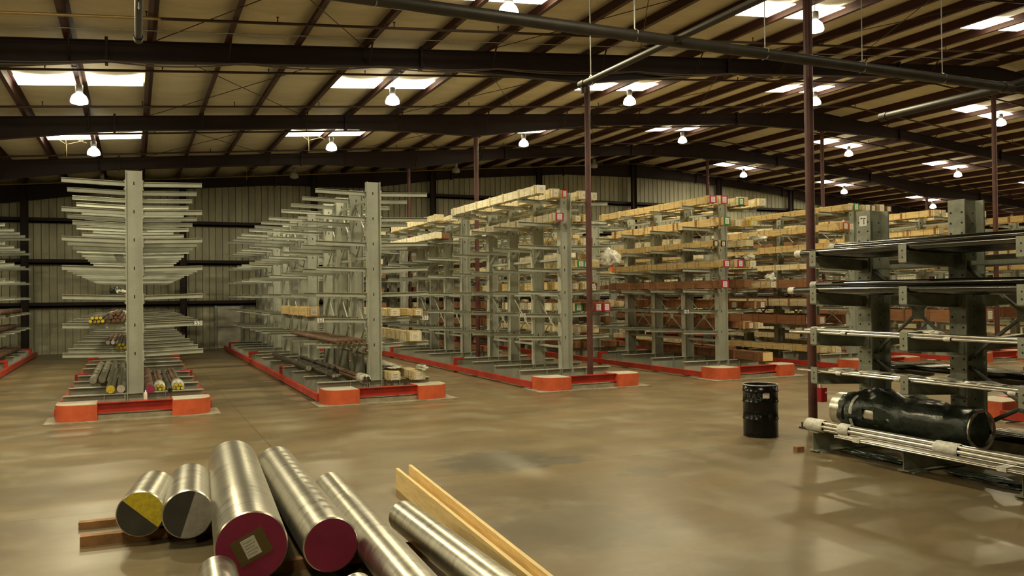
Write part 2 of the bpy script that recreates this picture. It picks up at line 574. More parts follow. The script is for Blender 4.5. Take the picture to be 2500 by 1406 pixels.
# pipe columns
def column(x, y, lab, r=0.078):
    t = struct(put('steel_column', None, None, (x, y, 0)), lab)
    h = z_raf(x) - depth(x)
    m = MB(); m.cyl((0, 0, 0.02), (0, 0, h), r, 20)
    struct(m.build('shaft', M_COLU, t))
    m = MB(); m.box(-0.17, 0.17, -0.17, 0.17, 0, 0.025)
    for sx in (-0.13, 0.13):
        for sy in (-0.13, 0.13):
            m.cyl((sx, sy, 0.02), (sx, sy, 0.11), 0.012, 8)
    struct(m.build('base_plate', M_RAFT, t, (0, 0, 0.031 if (x, y) == (10.93, 19.15) else 0)))
    m = MB(); m.box(-0.16, 0.16, -0.12, 0.12, h - 0.03, h)
    struct(m.build('cap_plate', M_RAFT, t))
for (x, y, lab) in ((10.93, 11.25, 'dark red round steel column beside the near pipe rack'), (10.93, 19.15, 'dark red round steel column in the guard of the third full rack'),
                    (10.93, 27.0, 'dark red round steel column inside the third full rack'), (10.93, 34.85, 'dark red round steel column farthest back in the third full rack'),
                    (RIDGE, 19.15, 'dark red round steel column at the right edge'), (RIDGE, 27.0, 'dark round steel column under the ridge just right of the nearest column'),
                    (RIDGE, 34.85, 'dark round steel column under the ridge near the far wall'), (-5.09, 19.15, 'dark round steel column outside the left edge'),
                    (-5.09, 27.0, 'dark round steel column in the left edge rack'), (-5.09, 34.85, 'dark round steel column far back in the left edge rack'),
                    (42.97, 34.85, 'dark round steel column far off on the right'), (42.97, 27.0, 'dark round steel column far right behind crates'), (10.93, 3.4, 'round steel column right of the camera')):
    column(x, y, lab)

# skylights (pairs either side of every lamp purlin) and lamps
wi = 1
sk = MB(); sk.box(-0.645, 0.645, -0.48, 0.48, 0, 0.02)
ske = sk.mesh('window', M_SKY)
lamp_proto = None
def make_lamp(lit):
    t = put('high_bay_lamp', None)
    m = MB(); m.path([(0, 0, 0.52), (0.0, 0.0, 0.34), (0.02, 0, 0.30)], 0.008, 6); m.path([(0, 0, 0.52), (0.03, 0, 0.56), (0.0, 0, 0.60), (-0.02, 0, 0.57)], 0.008, 6)
    m.build('hook', M_GALV, t)
    m = MB(); m.lathe([(0.0, 0.34), (0.07, 0.34), (0.085, 0.32), (0.085, 0.16), (0.06, 0.13), (0.0, 0.13)], 14)
    m.build('ballast_housing', M_GALV, t)
    m = MB(); m.lathe([(0.06, 0.14), (0.10, 0.115), (0.155, 0.06), (0.19, -0.02), (0.195, -0.08), (0.187, -0.11), (0.178, -0.08), (0.172, -0.02), (0.14, 0.045), (0.08, 0.10)], 18)
    m.build('reflector', M_GLOW if lit else M_DULL, t)
    m = MB(); m.lathe([(0.0, 0.09), (0.10, 0.05), (0.165, -0.03), (0.185, -0.085), (0.14, -0.125), (0.07, -0.145), (0.0, -0.15)], 12)
    m.build('bulb', M_BULB if lit else M_DULL, t)
    return t
protos = {}
ORD = ['first', 'second', 'third', 'fourth', 'fifth', 'sixth', 'seventh', 'eighth', 'ninth']
ROWW = ['behind the camera', 'row above the camera', 'nearest visible row', 'second visible row', 'third visible row', 'row by the far wall']
for bi in range(6):
    yc = (BAYS[bi] + BAYS[bi + 1]) / 2
    for li, lx in enumerate(LAMP_X):
        for sgn in (-1, 1):
            x = lx + sgn * PS / 2
            if bi >= 1 and li < 8 and not (bi == 5 and li < 5):
                o = put('window_%d' % wi, ske, None, (x, yc + 0.22, z_deck(x) - 0.125))
                o.rotation_euler = (0, -math.atan(SLOPE) if lx < RIDGE else math.atan(SLOPE), 0)
                struct(o, 'bright roof skylight panel, lamp column %s, %s' % (ORD[li], ROWW[bi]))
                wi += 1
        lit = not (bi == 5 and li < 5) and not (bi == 1 and li > 2) and not (bi == 0 and li > 1)
        if bi == 0 and li > 4:
            continue
        if lit not in protos:
            t = make_lamp(lit)
            protos[lit] = t
        else:
            src = protos[lit]
            t = src.copy()
            COL.objects.link(t)
            for ch in src.children:
                copy(ch, t)
        y = yc - 0.72
        z = z_raf(lx) - 0.50
        t.location = (lx, y, z)
        tag(t, '%s high bay lamp, %s from the left, %s' % ('glowing' if lit else 'unlit', ORD[li], ROWW[bi]), 'lamp', 'high bay lamps')
        if lit:
            ld = bpy.data.lights.new('high_bay_light', 'AREA')
            ld.shape = 'DISK'
            ld.size = 0.34
            ld.energy = LAMP_W * (0.62 if bi < 2 else 1.0)        # unseen lamps above and behind the camera, lit and dimmed to balance the foreground
            ld.color = LAMP_COL
            lo = bpy.data.objects.new('high_bay_light', ld)
            COL.objects.link(lo)
            lo.location = (lx, y, z - 0.17)

# sprinkler branch lines with upright heads
hm = MB()
hm.cyl((0, 0, 0), (0, 0, 0.10), 0.012, 8)
hm.cyl((0, 0, 0.10), (0, 0, 0.112), 0.028, 10)
hme = hm.mesh('sprinkler_head', M_SPR)
for si, y in enumerate((9.4, 13.3, 17.35, 21.4, 25.4, 29.55, 33.7, 37.6, 41.2)):
    brass = y in (17.35, 41.2)
    zo = -0.05
    xb = (0.5 if y < 20 else 24.0) if brass else X0 + 1
    m = MB()
    for (a, b) in ((xb, RIDGE), (RIDGE, X1 - 1)):
        m.cyl((a, y, z_raf(a) + zo), (b, y, z_raf(b) + zo), 0.03, 10)
    t = m.build('sprinkler_pipe', M_SPR)
    tag(t, '%s sprinkler pipe under the purlins, %s' % ('part brassy' if brass else 'dark thin', ['above and behind', 'nearest', 'just in front of the nearest roof beam', 'just past the nearest roof beam', 'before the second roof beam', 'past the second roof beam', 'before the third roof beam', 'past the third roof beam', 'along the far wall'][si]), 'pipe')
    if brass:
        m = MB(); m.cyl((X0 + 1, y, z_raf(X0 + 1) + zo), (xb, y, z_raf(xb) + zo), 0.03, 10); m.build('brass_run', M_BRASS, t)
    x = -12.0
    while x < 50:
        put('sprinkler_head', hme, t, (x + 0.4 * (si % 2), y, z_raf(x) - 0.03))
        x += 2.45

# big pipe hung across the hall with three branches and rods
def rod(t, x, y, z0, z1):
    m = MB(); m.cyl((x, y, z0), (x, y, z1), 0.009, 6)
    m.path([(x, y, z0 + 0.06), (x - 0.0, y + 0.09, z0), (x, y + 0.06, z0 - 0.13), (x, y - 0.06, z0 - 0.13), (x, y - 0.09, z0), (x, y, z0 + 0.06)], 0.012, 6)
    m.build('hanger_rod', M_GALV, t)
ZP, YP = 6.31, 10.62
t = thing('overhead_pipe', 'thick dark pipe hung across the hall below the roof', 'pipe', (0, YP, 0))
m = MB(); m.cyl((-16, 0, ZP), (15.33, 0, ZP), 0.088, 20); m.cyl((15.2, 0, ZP), (15.48, 0, ZP), 0.105, 20); m.build('main_run', M_PIPE, t)
for bx, r, ya, yb in ((0.083, 0.052, -9.5, 3.02), (7.6, 0.055, -9.5, 2.92), (15.33, 0.085, -0.0, 2.95)):
    m = MB(); m.cyl((bx, ya, ZP + 0.01), (bx, yb, ZP + 0.01), r, 16)
    m.cyl((bx, yb - 0.16, ZP + 0.01), (bx, yb + 0.02, ZP + 0.01), r + 0.015, 16)
    if bx == 7.6:
        m.cyl((bx, yb - 0.07, ZP), (bx, yb - 0.07, ZP - 0.16), 0.045, 12)
    m.build('branch_pipe', M_PIPE, t)
    if bx > 15:
        m = MB(); m.cyl((bx + 0.35, -9.0, ZP + 0.13), (bx + 0.35, -0.0, ZP + 0.13), 0.05, 16); m.cyl((bx, 0, ZP + 0.02), (bx + 0.36, -0.1, ZP + 0.13), 0.075, 14); m.build('branch_pipe', M_PIPE, t)
for x in (-4.0, 2.9, 6.9, 9.4, 11.55, 13.55):
    rod(t, x, 0, ZP + 0.05, z_raf(x) + 0.1)
rod(t, 7.6, 2.55, ZP + 0.04, z_raf(7.6) + 0.1)
rod(t, 0.083, 1.2, ZP + 0.04, z_raf(0.08) + 0.1)

# cables looped along the underside of the nearest roof beam
for ci, (off, rr, sag) in enumerate(((-0.135, 0.017, 0.10), (-0.18, 0.013, 0.06))):
    m = MB()
    pts = []
    clips = [-6.5, -3.6, -0.55, 2.25, 5.3, 8.3, 12.4, 15.6, 18.8]
    for a, b in zip(clips, clips[1:]):
        for q in range(8):
            tq = q / 8
            x = a + (b - a) * tq
            za = z_raf(a) - 0.43 - 0.02
            zb = z_raf(b) - 0.43 - 0.02
            if 6 < x < 14:
                pass
            pts.append((x, 19.15 + off, za + (zb - za) * tq - sag * 4 * tq * (1 - tq)))
    m.path(pts, rr, 6)
    tag(m.build('sagging_cable', M_CABLE), ['grey cable sagging in loops under the nearest roof beam', 'thinner cable strung just above it along the nearest roof beam'][ci], 'cable')

# dusty cobwebs
M_WEB = mat('dusty_web', (0.55, 0.45, 0.26), 0.9)
def web(x, y, z, lab):
    m = MB()
    for (a, b, c_) in (((-0.55, 0, 0.12), (-0.25, 0, 0.06), (0.0, 0, -0.10)), ((0.0, 0, -0.10), (0.2, 0, -0.04), (0.5, 0, 0.06)), ((-0.1, 0, 0.18), (-0.02, 0.03, 0.05), (0.0, 0, -0.10)), ((0.0, 0, -0.10), (0.005, 0, -0.3), (0.0, 0, -0.5)), ((-0.3, 0, 0.2), (0.1, 0, 0.16), (0.6, 0, -0.02))):
        m.path([a, b, c_], 0.011, 5)
    tag(m.build('cobweb', M_WEB, None, (x, y, z)), lab, 'cobweb')
web(-2.0, 31.0, z_raf(-2.0) - 0.02, 'dusty cobweb strands hanging by the second row leftmost skylight')
web(5.9, 31.0, z_raf(5.9) - 0.02, 'dusty cobweb strands hanging by the second row skylight left of centre')
web(4.6, 38.6, z_raf(4.6) - 0.05, 'dusty cobweb strands near the far wall above the second rack')

# thin bracing rods crossing under the roof sheet and a conduit
for bi, (ya, yb) in enumerate(((11.35, 19.05), (19.25, 26.9), (27.1, 34.75))):
    for pi, (xa, xb) in enumerate(((0.4, 5.0), (7.9, 12.5), (15.6, 20.2))):
        for di in (0, 1):
            m = MB()
            p, q = (xa, xb) if di else (xb, xa)
            m.cyl((p, ya, z_raf(p) - 0.02 - 0.03 * di), (q, yb, z_raf(q) - 0.02 - 0.03 * di), 0.010, 6)
            tag(m.build('bracing_rod', M_SPR), 'thin diagonal bracing rod %s, %s bay seen, %s cross from left' % (('running left', 'running right')[di], ORD[bi], ORD[pi]), 'rod')
m = MB()
m.cyl((-16, 18.25, z_raf(-16) - 0.02), (RIDGE - 1, 18.25, z_raf(RIDGE - 1) - 0.02), 0.011, 6)
tag(m.build('conduit', M_GALV), 'thin pale conduit running just in front of the nearest roof beam', 'pipe')

# ================================================================== CANTILEVER RACKS
TIP, ZT0, DZ, ZB = 1.376, 4.976, 0.6096, 0.42
cm = MB()
cm.box(-0.165, -0.147, -0.1, 0.1, 0, 5.18); cm.box(0.147, 0.165, -0.1, 0.1, 0, 5.18); cm.box(-0.147, 0.147, -0.006, 0.006, 0, 5.18)
for l in range(7):                                    # punched slots in the web
    cm.m = 1
    z = ZT0 - DZ * l - 0.05
    cm.box(-0.012, 0.012, -0.0075, 0.0075, z - 0.05, z + 0.02)
    cm.m = 0
ME_COL = cm.mesh('column', [M_RACK, M_HOLE])
def arm_mesh(s, name, mt, L=TIP, h=0.098, tilt=0.035, x0=0.165, fl=0.085):
    m = MB()
    d = Vector((s * (L - x0), 0, tilt))
    m.extr(isec(fl, h, 0.009, 0.008, -h), (s * x0, 0, -tilt), (0, 1, 0), (0, 0, 1), d.normalized(), d.length)
    m.box(*sorted((s * x0, s * (x0 + 0.016))), -0.085, 0.085, -tilt - 0.19, -tilt + 0.035)
    m.m = 1
    for yy in (-0.065, 0.065):
        for zz in (-0.16, 0.01):
            m.cyl((s * (x0 + 0.016), yy, -tilt + zz), (s * (x0 + 0.034), yy, -tilt + zz), 0.014, 6)
    m.m = 0
    return m.mesh(name, [mt, M_BOLT])
ME_ARM = {-1: arm_mesh(-1, 'arm', M_RACK), 1: arm_mesh(1, 'arm', M_RACK)}
bm_ = MB()
bm_.extr(isec(0.17, ZB - 0.03, 0.016, 0.012, 0.03), (-TIP, 0, 0), (0, 1, 0), (0, 0, 1), (1, 0, 0), 2 * TIP)
for s in (-1, 1):
    bm_.box(s * 0.2 - 0.01, s * 0.2 + 0.01, -0.08, 0.08, 0.04, ZB - 0.02)
    bm_.box(s * 0.6 - 0.006, s * 0.6 + 0.006, -0.08, 0.08, 0.04, ZB - 0.02)
    bm_.box(s * 1.1 - 0.12, s * 1.1 + 0.12, -0.12, 0.12, 0.0, 0.03)
ME_BASE = bm_.mesh('base_beam', M_RACK)
_br = {}
def brace_mesh(D, H):
    k = (round(D, 2), round(H, 2))
    if k not in _br:
        m = MB()
        m.path([(0, 0.01, 0), (0, k[0] - 0.01, H)], 0.02, 4); m.path([(0, 0.01, H), (0, k[0] - 0.01, 0)], 0.02, 4)
        m.box(-0.01, 0.01, D / 2 - 0.07, D / 2 + 0.07, H / 2 - 0.07, H / 2 + 0.07)
        _br[k] = m.mesh('cross_brace', M_RACK)
    return _br[k]
def strut_mesh(D):
    k = round(D, 2)
    if k not in _br:
        m = MB(); m.box(-0.02, 0.02, 0.0, k, -0.03, 0.03)
        _br[k] = m.mesh('strut', M_RACK)
    return _br[k]
OFFS = [[0.0, 1.67, 3.35, 5.0], [7.47, 9.16, 10.84, 12.43], [14.8, 16.45, 18.11, 19.91]]
ROWX = [-5.26, 0.01, 5.27, 10.65, 15.95, 21.25, 26.55, 31.85]
ROWY = [19.6, 19.65, 19.7, 20.0, 20.05, 20.1, 20.15, 20.2]
SHORT = ['left edge rack', 'first full rack', 'second full rack', 'third full rack', 'fourth full rack', 'fifth full rack', 'sixth full rack', 'seventh full rack']
SEC = ['front', 'middle', 'rear']
for ri in range(8):
    for u in range(3):
        if ri >= 6 and u == 2:
            continue
        load = 'bare arms' if ri in (1, 2) else ('few crates' if ri in (0, 3) else 'stacked crates')
        t = thing('cantilever_rack', 'grey-green cantilever rack with %s, %s section of %s' % (load, SEC[u], SHORT[ri]), 'rack', (ROWX[ri], ROWY[ri], 0))
        for ci, off in enumerate(OFFS[u]):
            cobj = put('column', ME_COL, t, (0, off, 0))
            for l in range(7):
                for s in (-1, 1):
                    put('arm', ME_ARM[s], cobj, (0, 0, ZT0 - DZ * l))
            put('base_beam', ME_BASE, t, (0, off, 0))
            if ci < 3:
                for (za, zb) in ((4.72, 3.45), (2.32, 1.03)):
                    put('cross_brace', brace_mesh(OFFS[u][ci + 1] - off, za - zb), t, (0, off, zb))
                for z in (4.80, 3.38, 2.40, 0.98):
                    put('strut', strut_mesh(OFFS[u][ci + 1] - off), t, (0, off, z))

# number plates on the fifth arms
def plate(txt, x, y, z, lab):
    m = MB(); m.box(-0.075, 0.075, -0.004, 0.004, -0.05, 0.05)
    o = tag(m.build('number_plate', M_WHITE, None, (x, y, z)), lab, 'sign')
    me = letters(txt, 0.115)
    me.materials.clear(); me.materials.append(M_INK)
    q = put('numerals', me, o, (0, -0.0055, 0.0))
    q.rotation_euler = (math.pi / 2, 0, 0)
z5 = ZT0 - 5 * DZ - 0.052
plate('53', 1.28, 19.60, z5, 'small white plate reading 53 on the right arm tip of the first full rack')
plate('52', 3.98, 19.65, z5, 'small white plate reading 52 on the left arm tip of the second full rack')
plate('51', 6.55, 19.65, z5, 'small white plate reading 51 on the right arm tip of the second full rack')
plate('50', 9.36, 19.95, z5, 'small white plate reading 50 on the left arm tip of the third full rack')
plate('48', 14.66, 20.0, z5, 'small white plate reading 48 on the left arm tip of the fourth full rack')

# ------------------------------------------------------------------ red rack guards
def dblock(m, s, x_out, x_in, y0, y1, z0, z1, r=0.34):
    """corner block, its outer front corner rounded; s = -1 left block, 1 right block"""
    pts = [(x_in, y1), (x_in, y0)]
    for q in range(9):
        a = math.pi / 2 * q / 8
        pts.append((x_out - s * r + s * r * math.sin(a), y0 + r - r * math.cos(a)))
    pts.append((x_out, y1))
    if s < 0:
        pts = pts[::-1]
    m.extr([(p[0], p[1]) for p in pts][::-1] if s > 0 else pts[::-1], (0, 0, z0), (1, 0, 0), (0, 1, 0), (0, 0, 1), z1 - z0)
def guard(xc, yf, ylen, lab, flip=False, blocks=True):
    t = thing('rack_guard', lab, 'guard', (xc, yf, 0), math.pi if flip else 0)
    m = MB()
    m.box(-1.62, 1.62, -0.16, 0.9, 0, 0.03)
    m.build('concrete_pad', M_PAD, t)
    for s in (-1, 1):
        m = MB(); dblock(m, s, s * 1.45, s * 0.69, -0.02, 0.72, 0.03, 0.345)
        b = m.build('corner_block', M_ORG, t)
        m = MB(); dblock(m, s, s * 1.435, s * 0.705, -0.005, 0.705, 0.345, 0.353, 0.33)
        m.build('concrete_top', M_CONC, b)
        m = MB()
        m.box(s * 1.45 - 0.045, s * 1.45 + 0.045, 0.7, ylen, 0.06, 0.075); m.box(s * 1.45 - 0.045, s * 1.45 + 0.045, 0.7, ylen, 0.195, 0.21); m.box(s * 1.45 - 0.045, s * 1.45 + 0.045, 0.7, ylen, 0.075, 0.195)
        m.build('side_rail', M_RED, t)
        y = 6.4
        while y < ylen - 1:
            m = MB(); m.box(s * 1.40 - 0.05, s * 1.40 + 0.05, y - 0.05, y + 0.05, 0.0, 0.45); m.box(*sorted((s * 1.45, s * 1.12)), y - 0.06, y - 0.045, 0.38, 0.45)
            m.build('rail_post', M_RED, t)
            y += 7.1
    m = MB()
    m.extr(isec(0.16, 0.20, 0.014, 0.012, 0), (-0.70, 0.16, 0.16), (0, 1, 0), (0, 0, 1), (1, 0, 0), 1.4)
    m.build('front_beam', M_RED, t)
    m = MB(); m.box(-0.69, 0.69, 0.10, 0.5, 0.03, 0.12)
    m.build('concrete_sill', M_PAD, t)
    return t
for ri in range(1, 8):
    guard(ROWX[ri] + (0 if ri < 5 else -0.2), 18.42, 22.3, 'red and orange guard kerb around the foot of the %s' % SHORT[ri])
guard(ROWX[0], 18.42, 22.3, 'red guard rail along the rack cut off at the left edge')
guard(15.95, 10.95, 9.5, 'red and orange guard kerb at the right edge beyond the near pipe rack', flip=True)

# ================================================================== CRATES
WM = {'pale pine': M_PINE, 'yellow pine': M_YEL, 'brown timber': M_BRN, 'cream': M_CRM}
EM = {'magenta': M_MAG, 'green': M_GRN, 'black': M_BLK, 'red': M_RED, 'yellow': M_YPT, 'pale': M_PLANK}
_cr = {}
def crate_mesh(w_, h, L, kind, cleats):
    k = (round(w_, 2), round(h, 2), round(L, 1), kind, cleats)
    if k not in _cr:
        m = MB()
        m.box(-w_ / 2, w_ / 2, 0, L, 0.02, h)
        if cleats:
            y = 0.15
            while y < L:
                m.box(-w_ / 2 - 0.014, w_ / 2 + 0.014, y, y + 0.07, 0.0, h + 0.016)
                y += 1.05
        else:
            for y in (0.3, L / 2, L - 0.4):
                m.box(-w_ / 2, w_ / 2, y, y + 0.08, 0, 0.02)
        _cr[k] = m.mesh('timber_crate', WM[kind])
    return _cr[k]
def crate(x0, x1, y, z, h, L, kind, end, lab, detail=True, group=None, paper=True):
    wd = x1 - x0
    o = put('timber_crate', crate_mesh(wd, h, L, kind, not detail), None, ((x0 + x1) / 2, y, z))
    tag(o, lab, 'crate', group)
    if detail:
        bk = ('b', round(wd, 2), round(h, 2))
        if bk not in _cr:
            m = MB()
            a = wd / 2
            m.box(-a - 0.016, -a, 0, 0.075, 0.0, h + 0.016); m.box(a, a + 0.016, 0, 0.075, 0.0, h + 0.016); m.box(-a, a, 0, 0.075, h, h + 0.016)
            _cr[bk] = m.mesh('batten', M_BATT if kind != 'brown timber' else M_BRN)
        nb = max(3, int(L / 0.9))
        for i in range(nb):
            put('batten', _cr[bk], o, (0, 0.12 + i * (L - 0.35) / (nb - 1) + random.uniform(-0.05, 0.05) * (i > 0), 0))
        m = MB(); m.box(-wd / 2, wd / 2, -0.022, 0, 0.015, h)
        m.build('end_panel', EM.get(end, WM[kind]), o)
        if paper:
            m = MB(); m.box(-wd * 0.30, wd * 0.28, -0.026, -0.022, h * 0.18, h * 0.86)
            m.m = 1
            for q in range(4):
                zz = h * (0.70 - 0.13 * q)
                m.box(-wd * 0.24, wd * (0.20 - 0.06 * (q % 2)), -0.0265, -0.026, zz, zz + 0.008)
            m.build('paper_label', [M_PAPER, M_DKGREY], o)
    return o
LV = ['top level', 'second level', 'third level', 'fourth level', 'fifth level', 'sixth level', 'seventh level', 'floor level']
cnt = {}
def zl(l):
    return ZB if l == 7 else ZT0 - DZ * l + 0.002
def put_crate(ri, l, x0, x1, y, h, L, kind, end=None, sec=0, detail=True, dz=0.0, paper=True):
    side = 'left' if (x0 + x1) / 2 < ROWX[ri] else 'right'
    k = (ri, l, side, sec)
    cnt[k] = cnt.get(k, 0) + 1
    col = kind if kind.endswith(('pine', 'timber')) else kind + ' timber'
    e = (end + '-ended ') if end else ''
    lab = '%s%s crate %s on the %s, %s side, %s of %s' % (e, col, ORD[cnt[k] - 1], LV[l], side, SEC[sec], SHORT[ri])
    crate(x0, x1, y, zl(l) + dz, h, L, kind, end, lab, detail, 'timber crates on the ' + SHORT[ri], paper)
P, Y_, B_, C_ = 'pale pine', 'yellow pine', 'brown timber', 'cream'
FRONT = [
 # row, level, x0, x1, y front, height, length, wood, end colour
 (3, 0, 9.33, 9.56, 18.95, .23, 6.3, C_, None), (3, 0, 10.10, 10.30, 19.6, .25, 5.4, P, None), (3, 0, 10.33, 10.48, 19.5, .20, 5.0, C_, 'red'),
 (3, 0, 11.0, 11.2, 19.7, .24, 5.2, P, None), (3, 0, 11.40, 11.56, 19.8, .22, 5.0, C_, None),
 (3, 1, 10.18, 10.42, 19.6, .22, 6.2, C_, 'magenta'), (3, 1, 10.85, 11.02, 19.75, .18, 5.0, P, None), (3, 1, 11.10, 11.26, 19.75, .22, 5.2, Y_, None),
 (3, 5, 11.43, 11.66, 19.75, .25, 5.0, B_, 'magenta'), (3, 5, 11.70, 11.92, 19.75, .25, 5.0, B_, 'magenta'), (3, 5, 11.12, 11.36, 20.3, .24, 5.0, C_, 'green'),
 (3, 2, 11.05, 11.28, 20.4, .22, 5.0, P, None), (3, 2, 11.34, 11.56, 20.2, .22, 5.0, P, None), (3, 3, 11.1, 11.33, 20.1, .2, 5.0, P, 'green'), (3, 3, 11.45, 11.67, 20.4, .22, 5.0, P, 'red'),
 (3, 4, 11.0, 11.24, 20.3, .24, 5.0, Y_, None), (3, 4, 11.32, 11.55, 20.1, .22, 5.0, P, None), (3, 6, 11.2, 11.45, 20.6, .17, 5.0, P, None),
 (4, 0, 14.98, 15.22, 19.3, .22, 6.2, Y_, 'magenta'), (4, 0, 15.46, 15.70, 19.4, .25, 5.6, P, 'magenta'), (4, 0, 16.18, 16.38, 19.5, .22, 5.4, P, 'green'),
 (4, 0, 16.44, 16.62, 19.6, .2, 5.0, P, 'red'), (4, 0, 16.97, 17.20, 19.5, .24, 5.2, P, None), (4, 0, 17.10, 17.30, 20.5, .20, 5.0, Y_, None),
 (4, 1, 15.55, 15.78, 19.4, .25, 6.2, Y_, 'green'), (4, 1, 16.2, 16.43, 19.7, .2, 5.3, P, None), (4, 1, 16.6, 16.88, 19.5, .19, 5.0, Y_, 'yellow'),
 (4, 2, 15.33, 15.50, 19.6, .18, 6.1, Y_, 'black'), (4, 2, 15.60, 15.77, 19.6, .18, 5.0, P, 'black'), (4, 2, 16.38, 16.56, 19.8, .18, 5.0, Y_, 'yellow'), (4, 2, 16.62, 16.86, 20.2, .2, 4.6, B_, None),
 (4, 3, 15.52, 15.76, 19.4, .21, 6.2, Y_, 'magenta'), (4, 3, 16.2, 16.42, 19.6, .24, 5.0, P, 'magenta'), (4, 3, 16.64, 16.88, 19.6, .22, 5.0, P, None),
 (4, 4, 15.44, 15.69, 19.4, .24, 6.2, B_, 'magenta'), (4, 4, 16.44, 16.64, 19.8, .2, 5.0, B_, None), (4, 4, 17.24, 17.46, 19.4, .21, 5.2, P, None),
 (4, 5, 17.08, 17.31, 19.7, .22, 5.0, B_, None), (4, 5, 16.5, 16.75, 20.3, .22, 5.0, B_, None), (4, 6, 16.64, 16.86, 19.7, .22, 5.0, B_, None), (4, 6, 16.92, 17.12, 19.6, .18, 5.0, P, None),
 (4, 7, 16.45, 16.80, 18.85, .26, 6.0, B_, 'pale'),
 (5, 0, 20.55, 20.78, 19.6, .17, 6.2, Y_, None), (5, 0, 20.84, 21.08, 19.6, .24, 5.2, P, 'green'), (5, 0, 21.46, 21.66, 19.7, .22, 5.2, P, None), (5, 0, 21.70, 21.92, 19.7, .23, 5.2, B_, None),
 (5, 0, 21.96, 22.18, 19.6, .24, 5.2, P, None), (5, 0, 22.28, 22.50, 19.6, .2, 5.0, B_, None),
 (5, 1, 20.48, 20.72, 19.7, .24, 6.2, Y_, 'red'), (5, 1, 20.76, 20.92, 19.7, .2, 5.2, P, None), (5, 1, 21.6, 21.85, 19.8, .22, 5.0, B_, None), (5, 1, 22.0, 22.22, 19.8, .24, 5.0, P, None),
 (5, 2, 20.36, 20.62, 19.8, .24, 6.2, Y_, None), (5, 2, 20.68, 20.90, 19.8, .22, 5.2, Y_, None), (5, 2, 21.7, 21.95, 19.9, .22, 5.2, Y_, None),
 (5, 3, 20.2, 20.45, 20.1, .2, 6.0, P, None), (5, 3, 21.6, 21.85, 20.1, .22, 5.2, P, None), (5, 4, 20.3, 20.6, 20.4, .26, 5.6, B_, None), (5, 4, 21.65, 21.95, 20.2, .26, 5.6, B_, None),
 (5, 5, 20.1, 20.4, 20.5, .26, 5.6, P, None), (5, 5, 21.65, 22.0, 20.2, .3, 5.6, B_, None), (5, 6, 20.3, 20.6, 20.6, .3, 5.6, B_, None), (5, 7, 20.2, 20.45, 20.4, .2, 5.2, Y_, None), (5, 7, 20.6, 20.85, 20.2, .2, 5.2, P, None), (5, 7, 21.9, 22.15, 19.8, .26, 5.2, P, None),
 (4, 5, 16.22, 16.46, 20.6, .28, 5.0, B_, None), (4, 6, 16.25, 16.55, 20.5, .3, 5.2, B_, None), (4, 7, 16.95, 17.25, 21.0, .3, 5.0, B_, None), (4, 5, 14.9, 15.2, 25.6, .28, 4.0, B_, None),
 (5, 4, 19.98, 20.25, 20.8, .3, 5.2, B_, None), (5, 5, 20.45, 20.75, 20.7, .3, 5.2, B_, None), (5, 6, 20.0, 20.27, 20.9, .32, 5.2, B_, None), (5, 6, 21.6, 21.95, 20.5, .32, 5.2, B_, None), (5, 6, 22.1, 22.4, 20.8, .3, 5.2, B_, None),
 (6, 0, 25.25, 25.5, 20.2, .24, 6.1, Y_, None), (6, 0, 25.6, 25.82, 20.2, .24, 5.6, P, None), (6, 0, 26.75, 27.0, 20.0, .24, 5.2, P, None), (6, 0, 27.08, 27.3, 20.0, .24, 5.2, B_, None), (6, 0, 27.4, 27.62, 20.0, .24, 5.2, P, None),
 (6, 1, 25.6, 25.85, 20.3, .24, 6.1, Y_, None), (6, 1, 26.9, 27.15, 20.3, .24, 5.6, Y_, None), (6, 2, 25.3, 25.55, 20.2, .25, 6.1, Y_, None), (6, 2, 26.9, 27.1, 20.2, .22, 5.0, P, None), (6, 2, 27.25, 27.45, 20.2, .22, 5.0, P, None),
 (6, 3, 25.4, 25.65, 20.6, .2, 5.6, P, None), (6, 3, 27.0, 27.25, 20.2, .22, 5.6, P, None), (6, 4, 25.4, 25.65, 20.4, .2, 5.6, P, None), (6, 4, 27.0, 27.25, 20.3, .22, 5.6, P, None),
 (6, 5, 25.3, 25.55, 20.4, .24, 5.6, P, None), (6, 6, 25.2, 25.6, 19.2, .42, 6.6, B_, None), (6, 6, 27.0, 27.4, 19.6, .42, 6.0, B_, None), (6, 7, 25.3, 25.6, 20.2, .3, 5.6, Y_, None),
 (7, 6, 30.55, 30.95, 19.2, .42, 6.6, B_, None), (7, 5, 30.6, 30.85, 20.0, .24, 5.6, P, None), (7, 4, 30.6, 30.85, 20.0, .24, 5.6, C_, None), (7, 3, 30.6, 30.85, 20.0, .24, 5.6, Y_, None), (7, 2, 30.6, 30.85, 20.0, .24, 5.6, P, None), (7, 2, 31.0, 31.25, 19.9, .24, 5.6, C_, None), (7, 1, 30.6, 30.85, 20.0, .24, 5.6, Y_, None), (7, 0, 30.6, 30.85, 20.0, .24, 5.6, Y_, None), (7, 0, 31.0, 31.24, 20.0, .22, 5.6, P, None), (7, 7, 30.6, 30.9, 20.0, .3, 5.6, P, None),
 (2, 5, 3.94, 4.20, 20.9, .235, 4.3, Y_, None), (2, 5, 5.60, 5.84, 19.45, .19, 4.2, P, None), (2, 5, 6.20, 6.42, 19.45, .17, 4.4, Y_, None),
 (2, 6, 6.03, 6.33, 19.3, .25, 4.6, P, None), (2, 7, 5.50, 5.75, 19.15, .2, 4.6, P, None), (2, 7, 6.02, 6.30, 18.95, .22, 4.8, P, None),
]
for r in FRONT:
    ri, l, x0, x1, y, h, L, kd, en = r
    put_crate(ri, l, x0, x1, y, h, L, kd, en, 0, True, 0.0, not (ri == 4 and l == 7))
